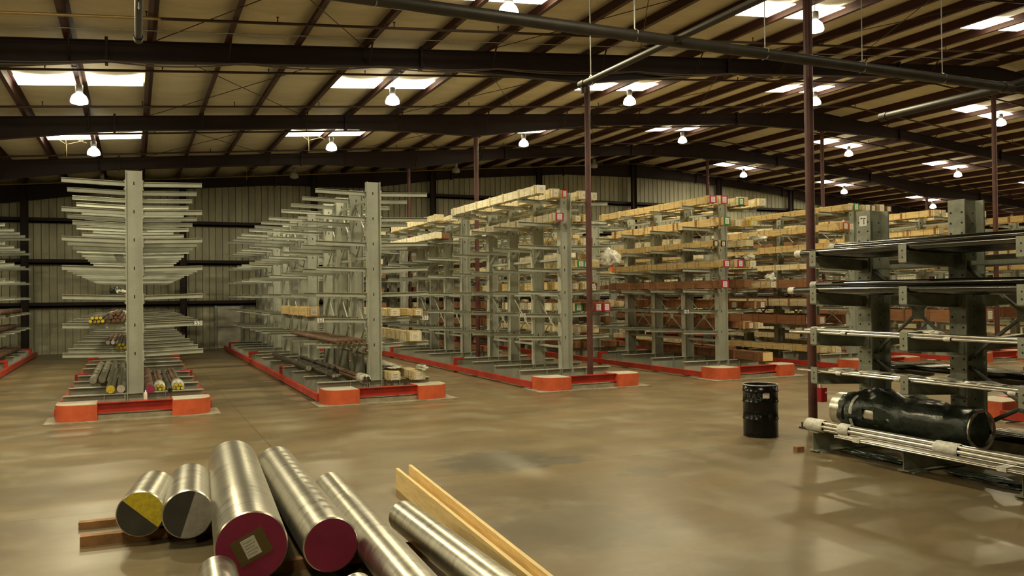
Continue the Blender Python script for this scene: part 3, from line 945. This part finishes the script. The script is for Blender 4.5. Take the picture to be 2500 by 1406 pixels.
# crates farther back, seen through the gaps: plainer, cleats and body in one
for ri in (3, 4, 5, 6, 7):
    for u in (0, 1, 2):
        if ri >= 6 and u == 2 or (ri == 7 and u == 1):
            continue
        for l in range(8):
            for s in (-1, 1):
                if u == 0 and (ri in (3,) or (ri == 4 and s > 0 and l > 4) or (ri == 4 and s < 0) or ri in (5, 6, 7)):
                    if not (ri == 3 and s > 0 and l in (2, 3, 4, 6)):
                        continue
                    y0 = ROWY[ri] + 0.4
                else:
                    y0 = ROWY[ri] + OFFS[u][0] - 0.5
                if ri == 3 and u == 1 and (s < 0 and l > 1):
                    continue
                if ri == 4 and u == 1 and s < 0 and l in (5, 6):
                    continue
                nn = 2 if (u == 1 and random.random() < 0.6) else 1
                xa = ROWX[ri] + (s * TIP + 0.06 if s < 0 else (0.28 if ri != 3 else 0.42))
                xx = xa + random.uniform(0, 0.12)
                for q in range(nn):
                    wd = random.choice((0.22, 0.25, 0.28))
                    kd = random.choice((P, P, Y_, C_, B_)) if l < 4 else random.choice((P, B_, B_, B_))
                    if ri == 3 and u == 0:
                        xx = 11.62 + q * 0.3
                        if q:
                            break
                    put_crate(ri, l, xx, xx + wd, y0 + random.uniform(-0.2, 0.3), random.choice((0.2, 0.23, 0.26)), 5.4, kd, None, u, False)
                    xx += wd + random.uniform(0.06, 0.2)

# crumpled film hanging on crate ends
def film(x, y, z, sx, sy, sz, seed, lab, mt=None):
    bm = bmesh.new()
    bmesh.ops.create_icosphere(bm, subdivisions=4, radius=1.0)
    for v in bm.verts:
        d = noise.noise(v.co * 1.7 + Vector((seed, seed * 2, 3))) * 0.55 + noise.noise(v.co * 4.5 + Vector((seed, 1, 9))) * 0.28
        c_ = v.co * (1 + d)
        v.co = (c_.x * sx, c_.y * sy, max(c_.z, -0.75) * sz)
    me = bpy.data.meshes.new('crumpled_film')
    bm.to_mesh(me)
    bm.free()
    me.materials.append(mt or M_WRAP)
    me.polygons.foreach_set('use_smooth', [True] * len(me.polygons))
    return tag(put('crumpled_film', me, None, (x, y, z)), lab, 'plastic film')
fo = film(12.0, 19.84, 3.38, 0.27, 0.2, 0.24, 1.3, 'large white plastic film bundle tied beside the column at the third full rack')
m = MB()
for q in (-0.04, 0.0, 0.04):
    m.path([(q, -0.05, -0.16), (q * 1.8, -0.1, -0.34)], 0.018, 6)
m.build('orange_tie', M_ORPT, fo)
film(11.42, 19.9, 2.60, 0.11, 0.12, 0.12, 4.1, 'coil of white film on the fifth level end of the third full rack')
film(16.72, 19.7, 3.47, 0.16, 0.15, 0.11, 2.2, 'white film scrap on the fourth level of the fourth full rack')
film(17.35, 19.5, 2.84, 0.13, 0.16, 0.13, 5.7, 'white film tuft standing on the fifth level of the fourth full rack')
film(17.2, 19.9, 4.02, 0.22, 0.3, 0.11, 8.4, 'large crumpled clear film sheet over the third level of the fourth full rack', M_CLEAR)
film(6.28, 19.15, 0.70, 0.11, 0.35, 0.07, 9.1, 'torn film lying on the lowest crates of the second full rack', M_CLEAR)
film(5.72, 21.0, 0.70, 0.25, 1.3, 0.06, 3.3, 'long film sheet trailing over the lowest crates of the second full rack', M_CLEAR)
film(-0.42, 27.9, 1.98, 0.26, 0.5, 0.10, 6.2, 'white film on the fifth level far back in the first full rack')

# ================================================================== BAR STOCK ON THE FIRST TWO RACKS
def bundle(x, y, z, nx, nz, r, L, mt, endm, lab, name='bar_bundle', straps=True, wrap=None, cat='bars'):
    t = thing(name, lab, cat, (x, y, z))
    i = 0
    for kz in range(nz):
        for kx in range(nx - kz):
            xx = (kx - (nx - kz - 1) / 2) * 2 * r
            zz = r + kz * r * 1.75
            dy = random.uniform(-0.06, 0.06)
            m = MB(); m.cyl((xx, dy, zz), (xx, L + dy, zz), r * 0.97, 10)
            b = m.build('bar', mt, t)
            m = MB(); m.cyl((xx, dy - 0.006, zz), (xx, dy, zz), r * 0.9, 10)
            m.build('painted_end', endm, b)
    if straps and nx > 1:
        for yy in (0.5, L * 0.5, L - 0.5):
            m = MB(); a = nx * r + 0.008; h = r * 2 + (nz - 1) * r * 1.75 + 0.008
            m.box(-a, a, yy, yy + 0.03, h - 0.004, h); m.box(-a - 0.004, -a, yy, yy + 0.03, 0, h); m.box(a, a + 0.004, yy, yy + 0.03, 0, h)
            m.build('strap', M_GALV, t)
    if wrap:
        m = MB(); m.lathe([(0.0, 0), (nx * r * 1.02, 0.02), (nx * r * 1.08, 0.3), (nx * r * 1.02, 0.6)], 14)
        w_ = m.build('film_wrap', wrap, t, (0, 0.05, nz * r * 0.9))
        w_.rotation_euler = (-math.pi / 2, 0, 0)
    return t
bundle(-0.72, 19.45, zl(5), 4, 2, 0.038, 5.6, M_BAR, M_YPT, 'bundle of bars with yellow painted ends on the sixth level of the first full rack')
bundle(-0.36, 19.5, zl(5), 4, 3, 0.042, 5.6, M_RUST, M_RUST, 'tall pile of rusty dull bars on the sixth level beside the yellow ended bundle')
bundle(-0.27, 20.2, zl(6), 3, 2, 0.037, 5.0, M_BAR, M_YPT, 'small yellow ended bar bundle on the seventh level of the first full rack')
bundle(-0.42, 22.4, zl(6), 4, 1, 0.055, 5.0, M_RUST, M_WHITE, 'row of bars with white ends on the seventh level of the first full rack')
for q in range(4):
    bundle(-0.90 + 0.19 * q, 22.0 + 0.12 * (q % 2), ZB, 1, 1, 0.088, 5.5, M_OLDBAR, M_CUT, '%s of four dull sawn round bars on the base of the first full rack' % ORD[q], 'round_bar', cat='bar')
bundle(-0.47, 19.55, ZB, 1, 1, 0.095, 5.0, M_BRIGHT, M_YPT, 'bright round bar with yellow-green end on the floor level of the first full rack', 'round_bar', cat='bar')
bundle(-0.27, 19.65, ZB, 1, 1, 0.09, 5.0, M_BRIGHT, M_CUT, 'bright round bar with plain end just left of the first rack post', 'round_bar', cat='bar')
bundle(0.29, 19.25, ZB, 1, 1, 0.095, 5.0, M_RUST, M_MAR, 'dark round bar with maroon end just right of the first rack post', 'round_bar', cat='bar')
bundle(0.50, 19.75, ZB, 3, 2, 0.037, 4.4, M_RUST, M_YPT, 'film wrapped bar bundle with yellow ends right of the first rack post', wrap=M_CLEAR)
bundle(0.685, 19.3, ZB, 1, 1, 0.05, 5.0, M_BAR, M_BLK, 'slim dark pipe sticking out between two yellow ended bundles', 'round_bar', cat='bar')
bundle(0.87, 19.7, ZB, 3, 2, 0.042, 4.4, M_RUST, M_YPT, 'outer film wrapped bar bundle with yellow ends on the right base arms', wrap=M_CLEAR)
bundle(-0.42, 26.6, zl(2), 3, 2, 0.04, 4.5, M_BAR, M_YPT, 'small yellow ended bar bundle high on the third level of the first full rack')
film(-0.42, 24.0, zl(4) + 0.10, 0.16, 0.4, 0.10, 14.2, 'dark film bag on the fifth level left of the first rack post', M_DKWRAP)
film(-0.30, 22.6, zl(4) + 0.06, 0.10, 0.3, 0.05, 15.8, 'small pale film scrap by the dark bag on the first full rack', M_CLEAR)
# second full rack
for q in range(6):
    m = MB(); m.cyl((0, 0, 0), (-0.05, 5.9, 0), 0.048, 12)
    tag(m.build('steel_pipe', M_RUST, None, (4.32 + 0.125 * q, 19.35 + 0.05 * (q % 2), zl(6) + 0.05)), '%s of six dull pipes on the seventh level of the second full rack' % ORD[q], 'pipe', 'six pipes on the second full rack')
bundle(4.93, 19.1, ZB, 3, 2, 0.037, 4.6, M_RUST, M_DKGREY, 'bundle of small dark bars sticking out beside the post of the second full rack', wrap=M_CLEAR)
bundle(4.52, 20.6, ZB, 2, 1, 0.05, 5.0, M_BAR, M_CUT, 'pair of dark bars with pale sawn ends on the base of the second full rack')
bundle(4.28, 22.8, ZB, 1, 1, 0.085, 6.0, M_BAR, M_CUT, 'thick dull round bar far left on the base of the second full rack', 'round_bar', cat='bar')
bundle(4.74, 21.6, ZB, 2, 2, 0.05, 5.0, M_BAR, M_DKGREY, 'stack of dark bars behind the post on the base of the second full rack')
# left edge rack
for q, (xx, l) in enumerate(((-4.15, 5), (-4.35, 6), (-4.3, 7), (-4.6, 7))):
    bundle(xx, 31.0 + q * 0.4, zl(l), 2, 1, 0.09, 6.5, M_RUST, M_DKGREY, 'pair of dull pipes on the %s of the left edge rack%s' % (LV[l], ', outer pair' if q == 2 else (', inner pair' if q == 3 else '')), 'pipe_pair')
m = MB(); m.lathe([(0, 0), (0.03, 0), (0.032, 0.02), (0.032, 0.14), (0.02, 0.16), (0.012, 0.17), (0.012, 0.2), (0, 0.2)], 14)
tag(m.build('spray_can', M_WHITE, None, (0.2, 18.62, 0.36)), 'white spray can standing on the red beam at the first full rack', 'can')

# ================================================================== TRASH DRUM
t = thing('trash_drum', 'black steel drum lettered TRASH standing open on the floor', 'drum', (9.64, 11.12, 0))
R = 0.286
prof = [(0.0, 0.012), (R - 0.02, 0.012), (R - 0.012, 0.0), (R, 0.0), (R + 0.004, 0.012), (R, 0.022)]
for z in (0.30, 0.585, 0.765):
    prof += [(R, z - 0.02), (R + 0.011, z - 0.008), (R + 0.011, z + 0.008), (R, z + 0.02)]
prof += [(R, 0.858), (R - 0.006, 0.858), (R - 0.006, 0.03), (0, 0.03)]
m = MB(); m.lathe(prof, 40)
m.build('shell', M_DRUM, t)
m = MB(); m.lathe([(R - 0.004, 0.862), (R + 0.006, 0.856), (R + 0.012, 0.866), (R + 0.006, 0.878), (R - 0.006, 0.878), (R - 0.012, 0.868), (R - 0.004, 0.862)], 40)
m.build('rim', M_GALV, t)
m = MB(); m.lathe([(0, 0.60), (R - 0.02, 0.56)], 20)
m.build('lining', M_OLIVE, t)
to_cam = math.atan2(-11.12, -9.64)
def on_drum(me, a0, zc, rr=0.0035):
    for v in me.vertices:
        a = a0 + v.co.x / R
        v.co = ((R + rr) * math.cos(a), (R + rr) * math.sin(a), zc + v.co.y)
me = letters('TRASH', 0.15)
on_drum(me, to_cam - 0.36, 0.682)
me.materials.clear(); me.materials.append(M_FADED)
put('faded_lettering', me, t)
m = MB()
N = 8
for i in range(N + 1):
    m.v += [(-0.055 + 0.11 * i / N, -0.04, 0), (-0.055 + 0.11 * i / N, 0.04, 0)]
for i in range(N):
    m.face([2 * i, 2 * i + 2, 2 * i + 3, 2 * i + 1])
me = m.mesh('sticker', M_PAPER)
on_drum(me, to_cam + 0.33, 0.70, 0.006)
st_ = put('sticker', me, t)
m = MB()
for i in range(N + 1):
    m.v += [(-0.045 + 0.09 * i / N, 0.026, 0), (-0.045 + 0.09 * i / N, 0.05, 0)]
for i in range(N):
    m.face([2 * i, 2 * i + 2, 2 * i + 3, 2 * i + 1])
me = m.mesh('sticker_band', mat('faded_red_print', (0.55, 0.22, 0.2), 0.6))
on_drum(me, to_cam + 0.33, 0.70, 0.0075)
put('sticker_band', me, st_)

# red box hung on the nearest column
t = thing('red_box', 'small red box hanging on the side of the nearest steel column', 'box', (10.975, 11.085, 0.62))
m = MB(); m.box(-0.065, 0.065, -0.06, 0.04, -0.13, 0.12); m.build('case', M_REDBOX, t)
m = MB(); m.path([(-0.045, -0.01, 0.11), (-0.05, -0.01, 0.2), (-0.02, -0.01, 0.22), (0.0, -0.01, 0.12)], 0.008, 6); m.build('hanger', M_BLK, t)
m = MB(); m.box(-0.06, -0.02, -0.03, 0.0, 0.12, 0.18); m.build('pale_tab', M_WHITE, t)
m = MB(); m.box(0.02, 0.068, -0.064, -0.06, 0.02, 0.05); m.build('label', M_WHITE, t)

# ================================================================== NEAR PIPE RACK (right)
NX, NTIP = 10.62, 1.25
t = thing('pipe_rack', 'heavy grey cantilever rack near the right edge loaded with long tubes', 'rack', (NX, 0, 0))
ncol = MB()
ncol.box(-0.205, -0.18, -0.13, 0.13, 0, 3.68); ncol.box(0.18, 0.205, -0.13, 0.13, 0, 3.68); ncol.box(-0.18, 0.18, -0.008, 0.008, 0, 3.68)
ncol.m = 1
z = 3.5
while z > 0.4:
    for yy in (-0.085, 0.085):
        ncol.cyl((-0.207, yy, z), (-0.2045, yy, z), 0.016, 8); ncol.cyl((0.2045, yy, z), (0.207, yy, z), 0.016, 8)
    for xx in (-0.12, 0.12):
        ncol.cyl((xx, 0.0095, z), (xx, -0.0095, z), 0.014, 8)
    z -= 0.145
ncol.m = 0
nme = ncol.mesh('column', [M_NEAR, M_HOLE])
NARM = [2.96, 2.40, 1.78, 1.20]
def near_arm(s):
    m = MB()
    d = Vector((s * (NTIP - 0.205), 0, 0.05))
    m.extr(isec(0.115, 0.17, 0.011, 0.009, -0.17), (s * 0.205, 0, -0.05), (0, 1, 0), (0, 0, 1), d.normalized(), d.length)
    m.box(*sorted((s * NTIP, s * (NTIP + 0.014))), -0.062, 0.062, -0.155, 0.085)
    m.box(*sorted((s * 0.205, s * 0.235)), -0.11, 0.11, -0.24, -0.02)
    m.m = 1
    for zz in (-0.09, 0.0):
        m.cyl((s * (NTIP + 0.016), 0.0, zz), (s * (NTIP + 0.014), 0, zz), 0.012, 8)
    m.m = 0
    return m.mesh('arm', [M_NEAR, M_HOLE])
na = {s: near_arm(s) for s in (-1, 1)}
nb_ = MB()
nb_.extr(isec(0.18, 0.29, 0.016, 0.012, 0.02), (-NTIP - 0.05, 0, 0), (0, 1, 0), (0, 0, 1), (1, 0, 0), 2 * NTIP + 0.1)
for s in (-1, 1):
    nb_.box(s * 1.12 - 0.13, s * 1.12 + 0.13, -0.13, 0.13, 0, 0.02)
nbm = nb_.mesh('base_beam', M_NEAR)
NY = [9.60, 7.98, 6.34, 4.70]
for i, y in enumerate(NY):
    cobj = put('column', nme, t, (0, y, 0))
    for z in NARM:
        for s in (-1, 1):
            put('arm', na[s], cobj, (0, 0, z))
    put('base_beam', nbm, t, (0, y, 0))
    if i < 3:
        D = NY[i] - NY[i + 1]
        for (za, zb) in ((2.75, 1.45), (1.35, 0.45)):
            m = MB()
            m.path([(0, 0, za), (0, -D, zb)], 0.03, 4); m.path([(0, 0, zb), (0, -D, za)], 0.03, 4)
            m.box(-0.012, 0.012, -D / 2 - 0.1, -D / 2 + 0.1, (za + zb) / 2 - 0.1, (za + zb) / 2 + 0.1)
            m.build('cross_brace', M_NEAR, t, (0, y, 0))
        m = MB(); m.box(-0.03, 0.03, -D, 0, 2.76, 2.83)
        m.build('strut', M_NEAR, t, (0, y, 0))
m = MB(); m.box(-0.004, 0, -0.075, 0.075, -0.08, 0.08)
pl = tag(m.build('number_plate', M_WHITE, None, (NX - 0.206, 9.60, 3.52)), 'pale number plate high on the farther post of the near pipe rack', 'sign')
m = MB()
for (a, b, c_, d_) in ((-0.05, 0.0, 0.03, 0.045), (0.01, 0.05, 0.035, 0.05), (-0.03, -0.005, -0.05, -0.035), (-0.025, -0.01, -0.03, 0.02)):
    m.box(-0.0055, -0.004, a, b, c_, d_)
m.build('worn_marks', M_DKGREY, pl)
def tube(x, ya, yb, z, r, mt, lab, name='steel_tube', cap=None, grp=None, n=14, xb=None):
    m = MB(); m.cyl((x, ya, z), (x if xb is None else xb, yb, z), r, n)
    o = tag(m.build(name, mt), lab, 'tube', grp)
    if cap:
        m = MB(); m.cyl((x, ya, z), (x, ya - 0.11 if yb < ya else ya + 0.1, z), r + 0.004, n); m.cyl((x, ya, z), (x, ya + 0.012, z), r + 0.004, n)
        m.build('end_cap', cap, o)
    return o
for q in range(7):
    x = 9.44 + 0.135 * q
    tube(x, (10.0, 9.62, 9.85, 9.72, 9.95, 9.66, 9.8)[q], 3.2, NARM[0] - 0.006 - 0.005 * q + 0.058, 0.055, M_DKTUBE, '%s dark polished tube from the aisle, top arms of near pipe rack' % ORD[q], cap=M_WRAP if q in (0, 3) else None, grp='tubes on the top arms', n=18)
for q in range(4):
    tube(9.86 + 0.135 * q, (9.72, 9.6, 9.85, 9.5)[q], 3.2, NARM[0] + 0.142 - 0.005 * q, 0.055, M_DKTUBE, '%s dark polished tube of the upper layer on the top arms' % ORD[q], cap=M_WRAP if q == 0 else None, grp='upper tubes on the top arms', n=18)
for q in range(4):
    tube(9.60 + 0.115 * q, (9.85, 9.7, 9.9, 9.6)[q], 3.2, NARM[1] + 0.128 - 0.005 * q, 0.05, M_DKTUBE, '%s dark polished tube of the upper layer on the second arms' % ORD[q], cap=M_WRAP if q == 0 else None, grp='upper tubes on the second arms', n=18)
for q in range(8):
    x = 9.43 + 0.115 * q
    tube(x, (10.15, 9.95, 9.9, 9.7, 9.85, 9.75, 9.9, 9.6)[q], 3.2, NARM[1] - 0.006 - 0.005 * q + 0.05, 0.05, M_DKTUBE, '%s dark polished tube from the aisle, second arms of near pipe rack' % ORD[q], cap=M_WRAP if q in (0, 1, 4) else None, grp='tubes on the second arms', n=18)
for q in range(8):
    x = 9.41 + 0.05 * q
    tube(x, 10.15 - 0.05 * (q % 3), 3.2, NARM[2] + 0.021 - 0.002 * q, 0.02, M_BRIGHT, '%s thin bright bar from the aisle, third arms of near pipe rack' % ORD[q], 'bright_bar', grp='thin bars on the third arms', n=10)
for q in range(6):
    x = 9.43 + 0.05 * q
    tube(x, 9.85 - 0.04 * (q % 3), 3.2, NARM[2] + 0.060 - 0.002 * q, 0.019, M_BRIGHT, '%s bright bar lying on top of the thin bars on the third arms' % ORD[q], 'bright_bar', grp='upper thin bars on the third arms', n=10)
film(9.60, 9.75, NARM[2] + 0.075, 0.11, 0.16, 0.025, 7.7, 'film wrapped over the far ends of the thin bars', M_CLEAR)
film(9.66, 7.75, NARM[2] + 0.08, 0.07, 0.14, 0.03, 2.7, 'torn film on the thin bars above the nearer post', M_WRAP)
for q in range(2):
    tube(9.40 + 0.05 * q, 9.98, 3.2, NARM[3] + 0.020, 0.014, M_BRIGHT, '%s single bright rod at the aisle edge of the fourth arms' % ('outer', 'inner')[q], 'bright_rod', n=10)
for q in range(5):
    tube(9.62 + 0.055 * q, 9.55, 3.2, NARM[3] + 0.02, 0.026, M_BRIGHT, '%s bar of the film wrapped pack on the fourth arms' % ORD[q], 'bright_bar', grp='packed bars on the fourth arms', n=10)
for q, yy in enumerate((9.35, 8.8, 8.25, 7.65, 7.05, 6.4)):
    film(9.72, yy, NARM[3] + 0.045, 0.11, 0.22, 0.028, 11.3 + q, '%s shiny film scrap from the far end on the fourth arm bars' % ORD[q], (M_CLEAR, M_WRAP)[q % 2])
for q, (zz, yy) in enumerate(((NARM[2] + 0.03, 9.05), (NARM[2] + 0.02, 7.35), (NARM[2] + 0.02, 6.35), (NARM[3] + 0.02, 9.15), (NARM[3] + 0.02, 8.12), (NARM[3] + 0.02, 7.98), (NARM[3] - 0.0, 6.5))):
    m = MB(); m.lathe([(0.026, -0.05), (0.03, -0.03), (0.03, 0.03), (0.026, 0.05)], 12)
    o = tag(m.build('tape_band', M_WRAP, None, (9.40, yy, zz)), 'white tape band on the bars, %s of seven down the aisle edge' % ORD[q], 'tape')
    o.rotation_euler = (math.pi / 2, 0, 0)
# wrapped billet on the base
t = thing('wrapped_billet', 'big steel billet half wrapped in dark green film on the near rack base', 'billet', (10.06, 0, 0.585))
m = MB(); m.cyl((0, 9.75, 0), (0, 7.38, 0), 0.268, 40); m.build('billet', M_STEEL, t)
m = MB()
n_ = 36
ys = [9.56 - 0.0478 * i for i in range(49)]
base = len(m.v)
for i, y in enumerate(ys):
    for k in range(n_):
        a = 2 * math.pi * k / n_
        rr = 0.280 + 0.06 * max(0, noise.noise(Vector((math.cos(a) * 2.2, math.sin(a) * 2.2, y * 2.3)))) + 0.022 * noise.noise(Vector((math.cos(a) * 7, math.sin(a) * 7, y * 7)))
        if math.sin(a) > 0.2:
            rr += 0.16 * math.exp(-((y - 8.95) / 0.28) ** 2) * max(0, math.sin(a)) * (0.6 + 0.5 * noise.noise(Vector((y * 5, 2.0, math.cos(a) * 3)))) + 0.09 * max(0, math.sin(a)) * max(0, noise.noise(Vector((y * 1.6, 4.2, math.cos(a)))))
        if math.sin(a) < -0.6:
            rr = 0.272
        if i > 45:
            rr *= (48 - i) / 3.0 * 0.9 + 0.1
        m.v.append((rr * math.cos(a), y, rr * math.sin(a)))
for i in range(len(ys) - 1):
    for k in range(n_):
        j = (k + 1) % n_
        if (i in (10, 11, 12, 13) and k in (16, 17, 18)) or (i in (2,) and k in (15, 16, 17, 18, 19)):
            continue
        m.face([base + i * n_ + k, base + i * n_ + j, base + (i + 1) * n_ + j, base + (i + 1) * n_ + k], True)
m.build('dark_film', M_DKWRAP, t)
m = MB()
for yy in (9.78,):
    m.lathe([(0.30, -0.03), (0.305, 0.0), (0.30, 0.03)], 36, (0, 0, 0))
s_ = m.build('pale_strap', M_CLEAR, t, (0, 9.3, 0)); s_.rotation_euler = (math.pi / 2, 0, 0)
# tube pack on the base ends
for q in range(7):
    a = q * math.pi / 3
    dx, dz = (0, 0) if q == 6 else (0.058 * math.cos(a), 0.058 * math.sin(a))
    tube(9.42 + dx, 9.72, 3.2, 0.40 + dz, 0.028, M_BRIGHT, '%s tube of the white taped pack on the base of the near pipe rack' % ORD[q], 'bright_tube', grp='taped tube pack', n=10)
for q, (ya, yb) in enumerate(((9.80, 9.45), (9.15, 8.95), (7.55, 7.2), (6.2, 5.9))):
    m = MB(); m.lathe([(0.086, 0), (0.096, 0.02), (0.096, ya - yb - 0.02), (0.086, ya - yb)] if q else [(0, 0), (0.09, 0.01), (0.096, 0.05), (0.096, ya - yb - 0.02), (0.086, ya - yb)], 18)
    o = tag(m.build('white_tape', M_WRAP, None, (9.42, ya, 0.40)), 'white tape around the tube pack, %s from the far end' % ORD[q], 'tape')
    o.rotation_euler = (math.pi / 2, 0, 0)
for q in range(16):
    nm = ('upper', 'lower')[q // 8] + ' layer ' + ORD[q % 8]
    tube(9.195 + 0.0195 * (q % 8), 9.05 - 0.13 * (q % 4), 3.2, 0.342 - 0.021 * (q // 8), 0.0095, M_BRIGHT, '%s of the hair-thin rods beside the taped tube pack' % nm, 'thin_rod', grp='hair-thin rods', n=8)
for q, yy in enumerate((8.65, 6.5)):
    m = MB(); m.box(-0.085, 0.085, -0.06, 0.06, -0.03, 0.025)
    tag(m.build('tape_band', M_WRAP, None, (9.265, yy, 0.335)), '%s white tape band on the hair-thin rods' % ('farther', 'nearer')[q], 'tape')
film(9.78, 8.8, 0.03, 0.13, 0.55, 0.05, 21.0, 'flat dark crumpled sheet on the floor between the near rack feet, farther piece', M_DKWRAP)  # low dark crumpled pieces, flattened and laid between the rack feet
film(9.78, 7.1, 0.03, 0.13, 0.6, 0.05, 23.0, 'flat dark crumpled sheet on the floor between the near rack feet, nearer piece', M_DKWRAP)
for q in range(5):
    tube(11.0 + 0.12 * q, 9.9 - 0.2 * (q % 2), 3.2, 0.36, 0.05, M_DKTUBE, '%s dark tube on the far side base of the near pipe rack' % ORD[q], grp='dark tubes on the far side base')
for q in range(5):
    tube(11.05 + 0.12 * q, 9.9 - 0.2 * (q % 2), 3.2, NARM[3] + 0.02, 0.05, M_DKTUBE, '%s dark tube on the far side fourth arms of the near pipe rack' % ORD[q], grp='dark tubes on the far side fourth arms')
m = MB(); m.box(-0.07, 0.07, -0.045, 0.045, 0, 0.075)
tag(m.build('timber_block', M_DUN, None, (9.18, 9.75, 0)), 'small brown timber block on the floor by the near rack foot', 'timber')

# ================================================================== FOREGROUND BILLETS AND PLANKS
def billet(near, far, r, lab, endm=None, z0=0.1, patches=None):
    z = z0 + r
    a, b = Vector((near[0], near[1], z)), Vector((far[0], far[1], z))
    L = (b - a).length
    rz = math.atan2(b.y - a.y, b.x - a.x) - math.pi / 2
    t = thing('steel_billet', lab, 'billet', (a.x, a.y, z), rz)
    m = MB()
    m.cyl((0, 0.012, 0), (0, L - 0.012, 0), r, 56, caps=False)
    m.cyl((0, 0.012, 0), (0, 0, 0), r, 56, r - 0.012, caps=False)
    m.cyl((0, L, 0), (0, L - 0.012, 0), r - 0.012, 56, r, caps=False)
    m.cyl((0, L - 0.002, 0), (0, L, 0), r - 0.012, 56)
    m.build('bar_body', M_STEEL, t)
    m = MB(); m.cyl((0, 0.0, 0), (0, 0.004, 0), r - 0.011, 56)
    e = m.build('cut_end', endm or M_CUT, t)
    return t, e
def half_disc(e, r, ang, mt, name, y=-0.002, span=math.pi):
    m = MB()
    pts = [(r * math.cos(ang + span * i / 24), r * math.sin(ang + span * i / 24)) for i in range(25)]
    m.extr(pts, (0, y, 0), (1, 0, 0), (0, 0, 1), (0, 1, 0), 0.002)
    m.build(name, mt, e)
t, e = billet((0.04, 8.94), (0.19, 9.95), 0.224, 'short steel billet with a half yellow half dark end, leftmost of the row', M_DKGREY)
half_disc(e, 0.212, math.radians(-42), M_YPT, 'yellow_half')
t, e = billet((0.46, 8.66), (0.56, 10.05), 0.237, 'short grey billet with a plain sawn end, second in the row', M_GALV)
half_disc(e, 0.224, math.radians(72), M_DKGREY, 'dark_half')
t, e = billet((0.86, 7.10), (1.09, 10.75), 0.291, 'thickest billet with a maroon end and a white paper label', M_MAR)
m = MB(); m.box(-0.14, 0.14, -0.0035, -0.001, -0.11, 0.11); q_ = m.build('olive_smear', M_OLIVE, e); q_.rotation_euler = (0, math.radians(-25), 0)
m = MB(); m.box(-0.06, 0.06, -0.006, -0.0036, -0.08, 0.08)
m.m = 1
for i in range(5):
    m.box(-0.045, 0.03 + 0.015 * (i % 2), -0.0065, -0.006, 0.05 - 0.026 * i, 0.055 - 0.026 * i)
q_ = m.build('paper_label', [M_PAPER, M_GALV], e, (-0.005, 0, 0.0)); q_.rotation_euler = (0, math.radians(-24), 0)
t, e = billet((1.50, 7.06), (1.60, 10.75), 0.232, 'long billet with a plain maroon end right of the thickest one', M_MAR)
def stencil(t, r, a0, ys, aw, yw, name, mt):
    m = MB()
    for y in ys:
        b = len(m.v)
        for i in range(5):
            a = a0 + aw * (i / 4 - 0.5)
            for yy in (y, y + yw):
                m.v.append(((r + 0.0012) * math.cos(a), yy, (r + 0.0012) * math.sin(a)))
        for i in range(4):
            m.face([b + 2 * i, b + 2 * i + 1, b + 2 * i + 3, b + 2 * i + 2], True)
    m.build(name, mt, t)
M_STEN = mat('stencil_ink', (0.27, 0.25, 0.20), 0.45, 0.7, 0.5, 14)
stencil(t, 0.232, math.radians(78), [0.35 + 0.26 * i for i in range(12)], 0.36, 0.10, 'stencil_marks', M_STEN)
billet((1.80, 4.3), (1.99, 9.40), 0.179, 'long slim billet right of the maroon ended pair', M_CUT)
billet((2.45, 4.3), (2.41, 7.97), 0.153, 'slim billet lying along the two yellow planks', M_CUT)
billet((0.52, 5.3), (0.58, 6.94), 0.154, 'short slim billet whose far end shows at the bottom edge', M_CUT)
billet((1.50, 4.4), (1.50, 6.20), 0.13, 'slim billet just peeping in at the bottom edge', M_CUT)
def plank(n0, n1, h, th, lab):
    a, b = Vector((*n0, 0)), Vector((*n1, 0))
    L = (b - a).length
    rz = math.atan2(b.y - a.y, b.x - a.x) - math.pi / 2
    m = MB(); m.box(-th / 2, th / 2, 0, L, 0, h)
    tag(put('timber_plank', m.mesh('timber_plank', M_PLANK), None, (a.x, a.y, 0), rz), lab, 'plank')
plank((2.74, 5.2), (3.01, 10.2), 0.255, 0.038, 'fresh yellow plank standing on edge beside the slim billet, left of two')
plank((2.87, 5.2), (3.21, 10.3), 0.262, 0.038, 'fresh yellow plank standing on edge, right of two')
for i, (xa, xb, y, h, lab) in enumerate(((-0.55, 1.9, 9.95, 0.07, 'rough brown dunnage stick under the far ends of the short billets'), (-0.5, 2.2, 9.24, 0.1, 'squared dunnage timber under the near ends of the short billets'), (0.6, 2.7, 7.62, 0.1, 'squared dunnage timber under the maroon ended billets'), (0.3, 2.7, 5.7, 0.1, 'dunnage timber nearest the camera'))):
    m = MB(); m.box(xa, xb, -0.05, 0.05, 0, h)
    o = tag(m.build('dunnage_timber', M_DUN, None, (0, y, 0)), lab, 'timber')
    o.rotation_euler = (0, 0, math.radians(-1.5))
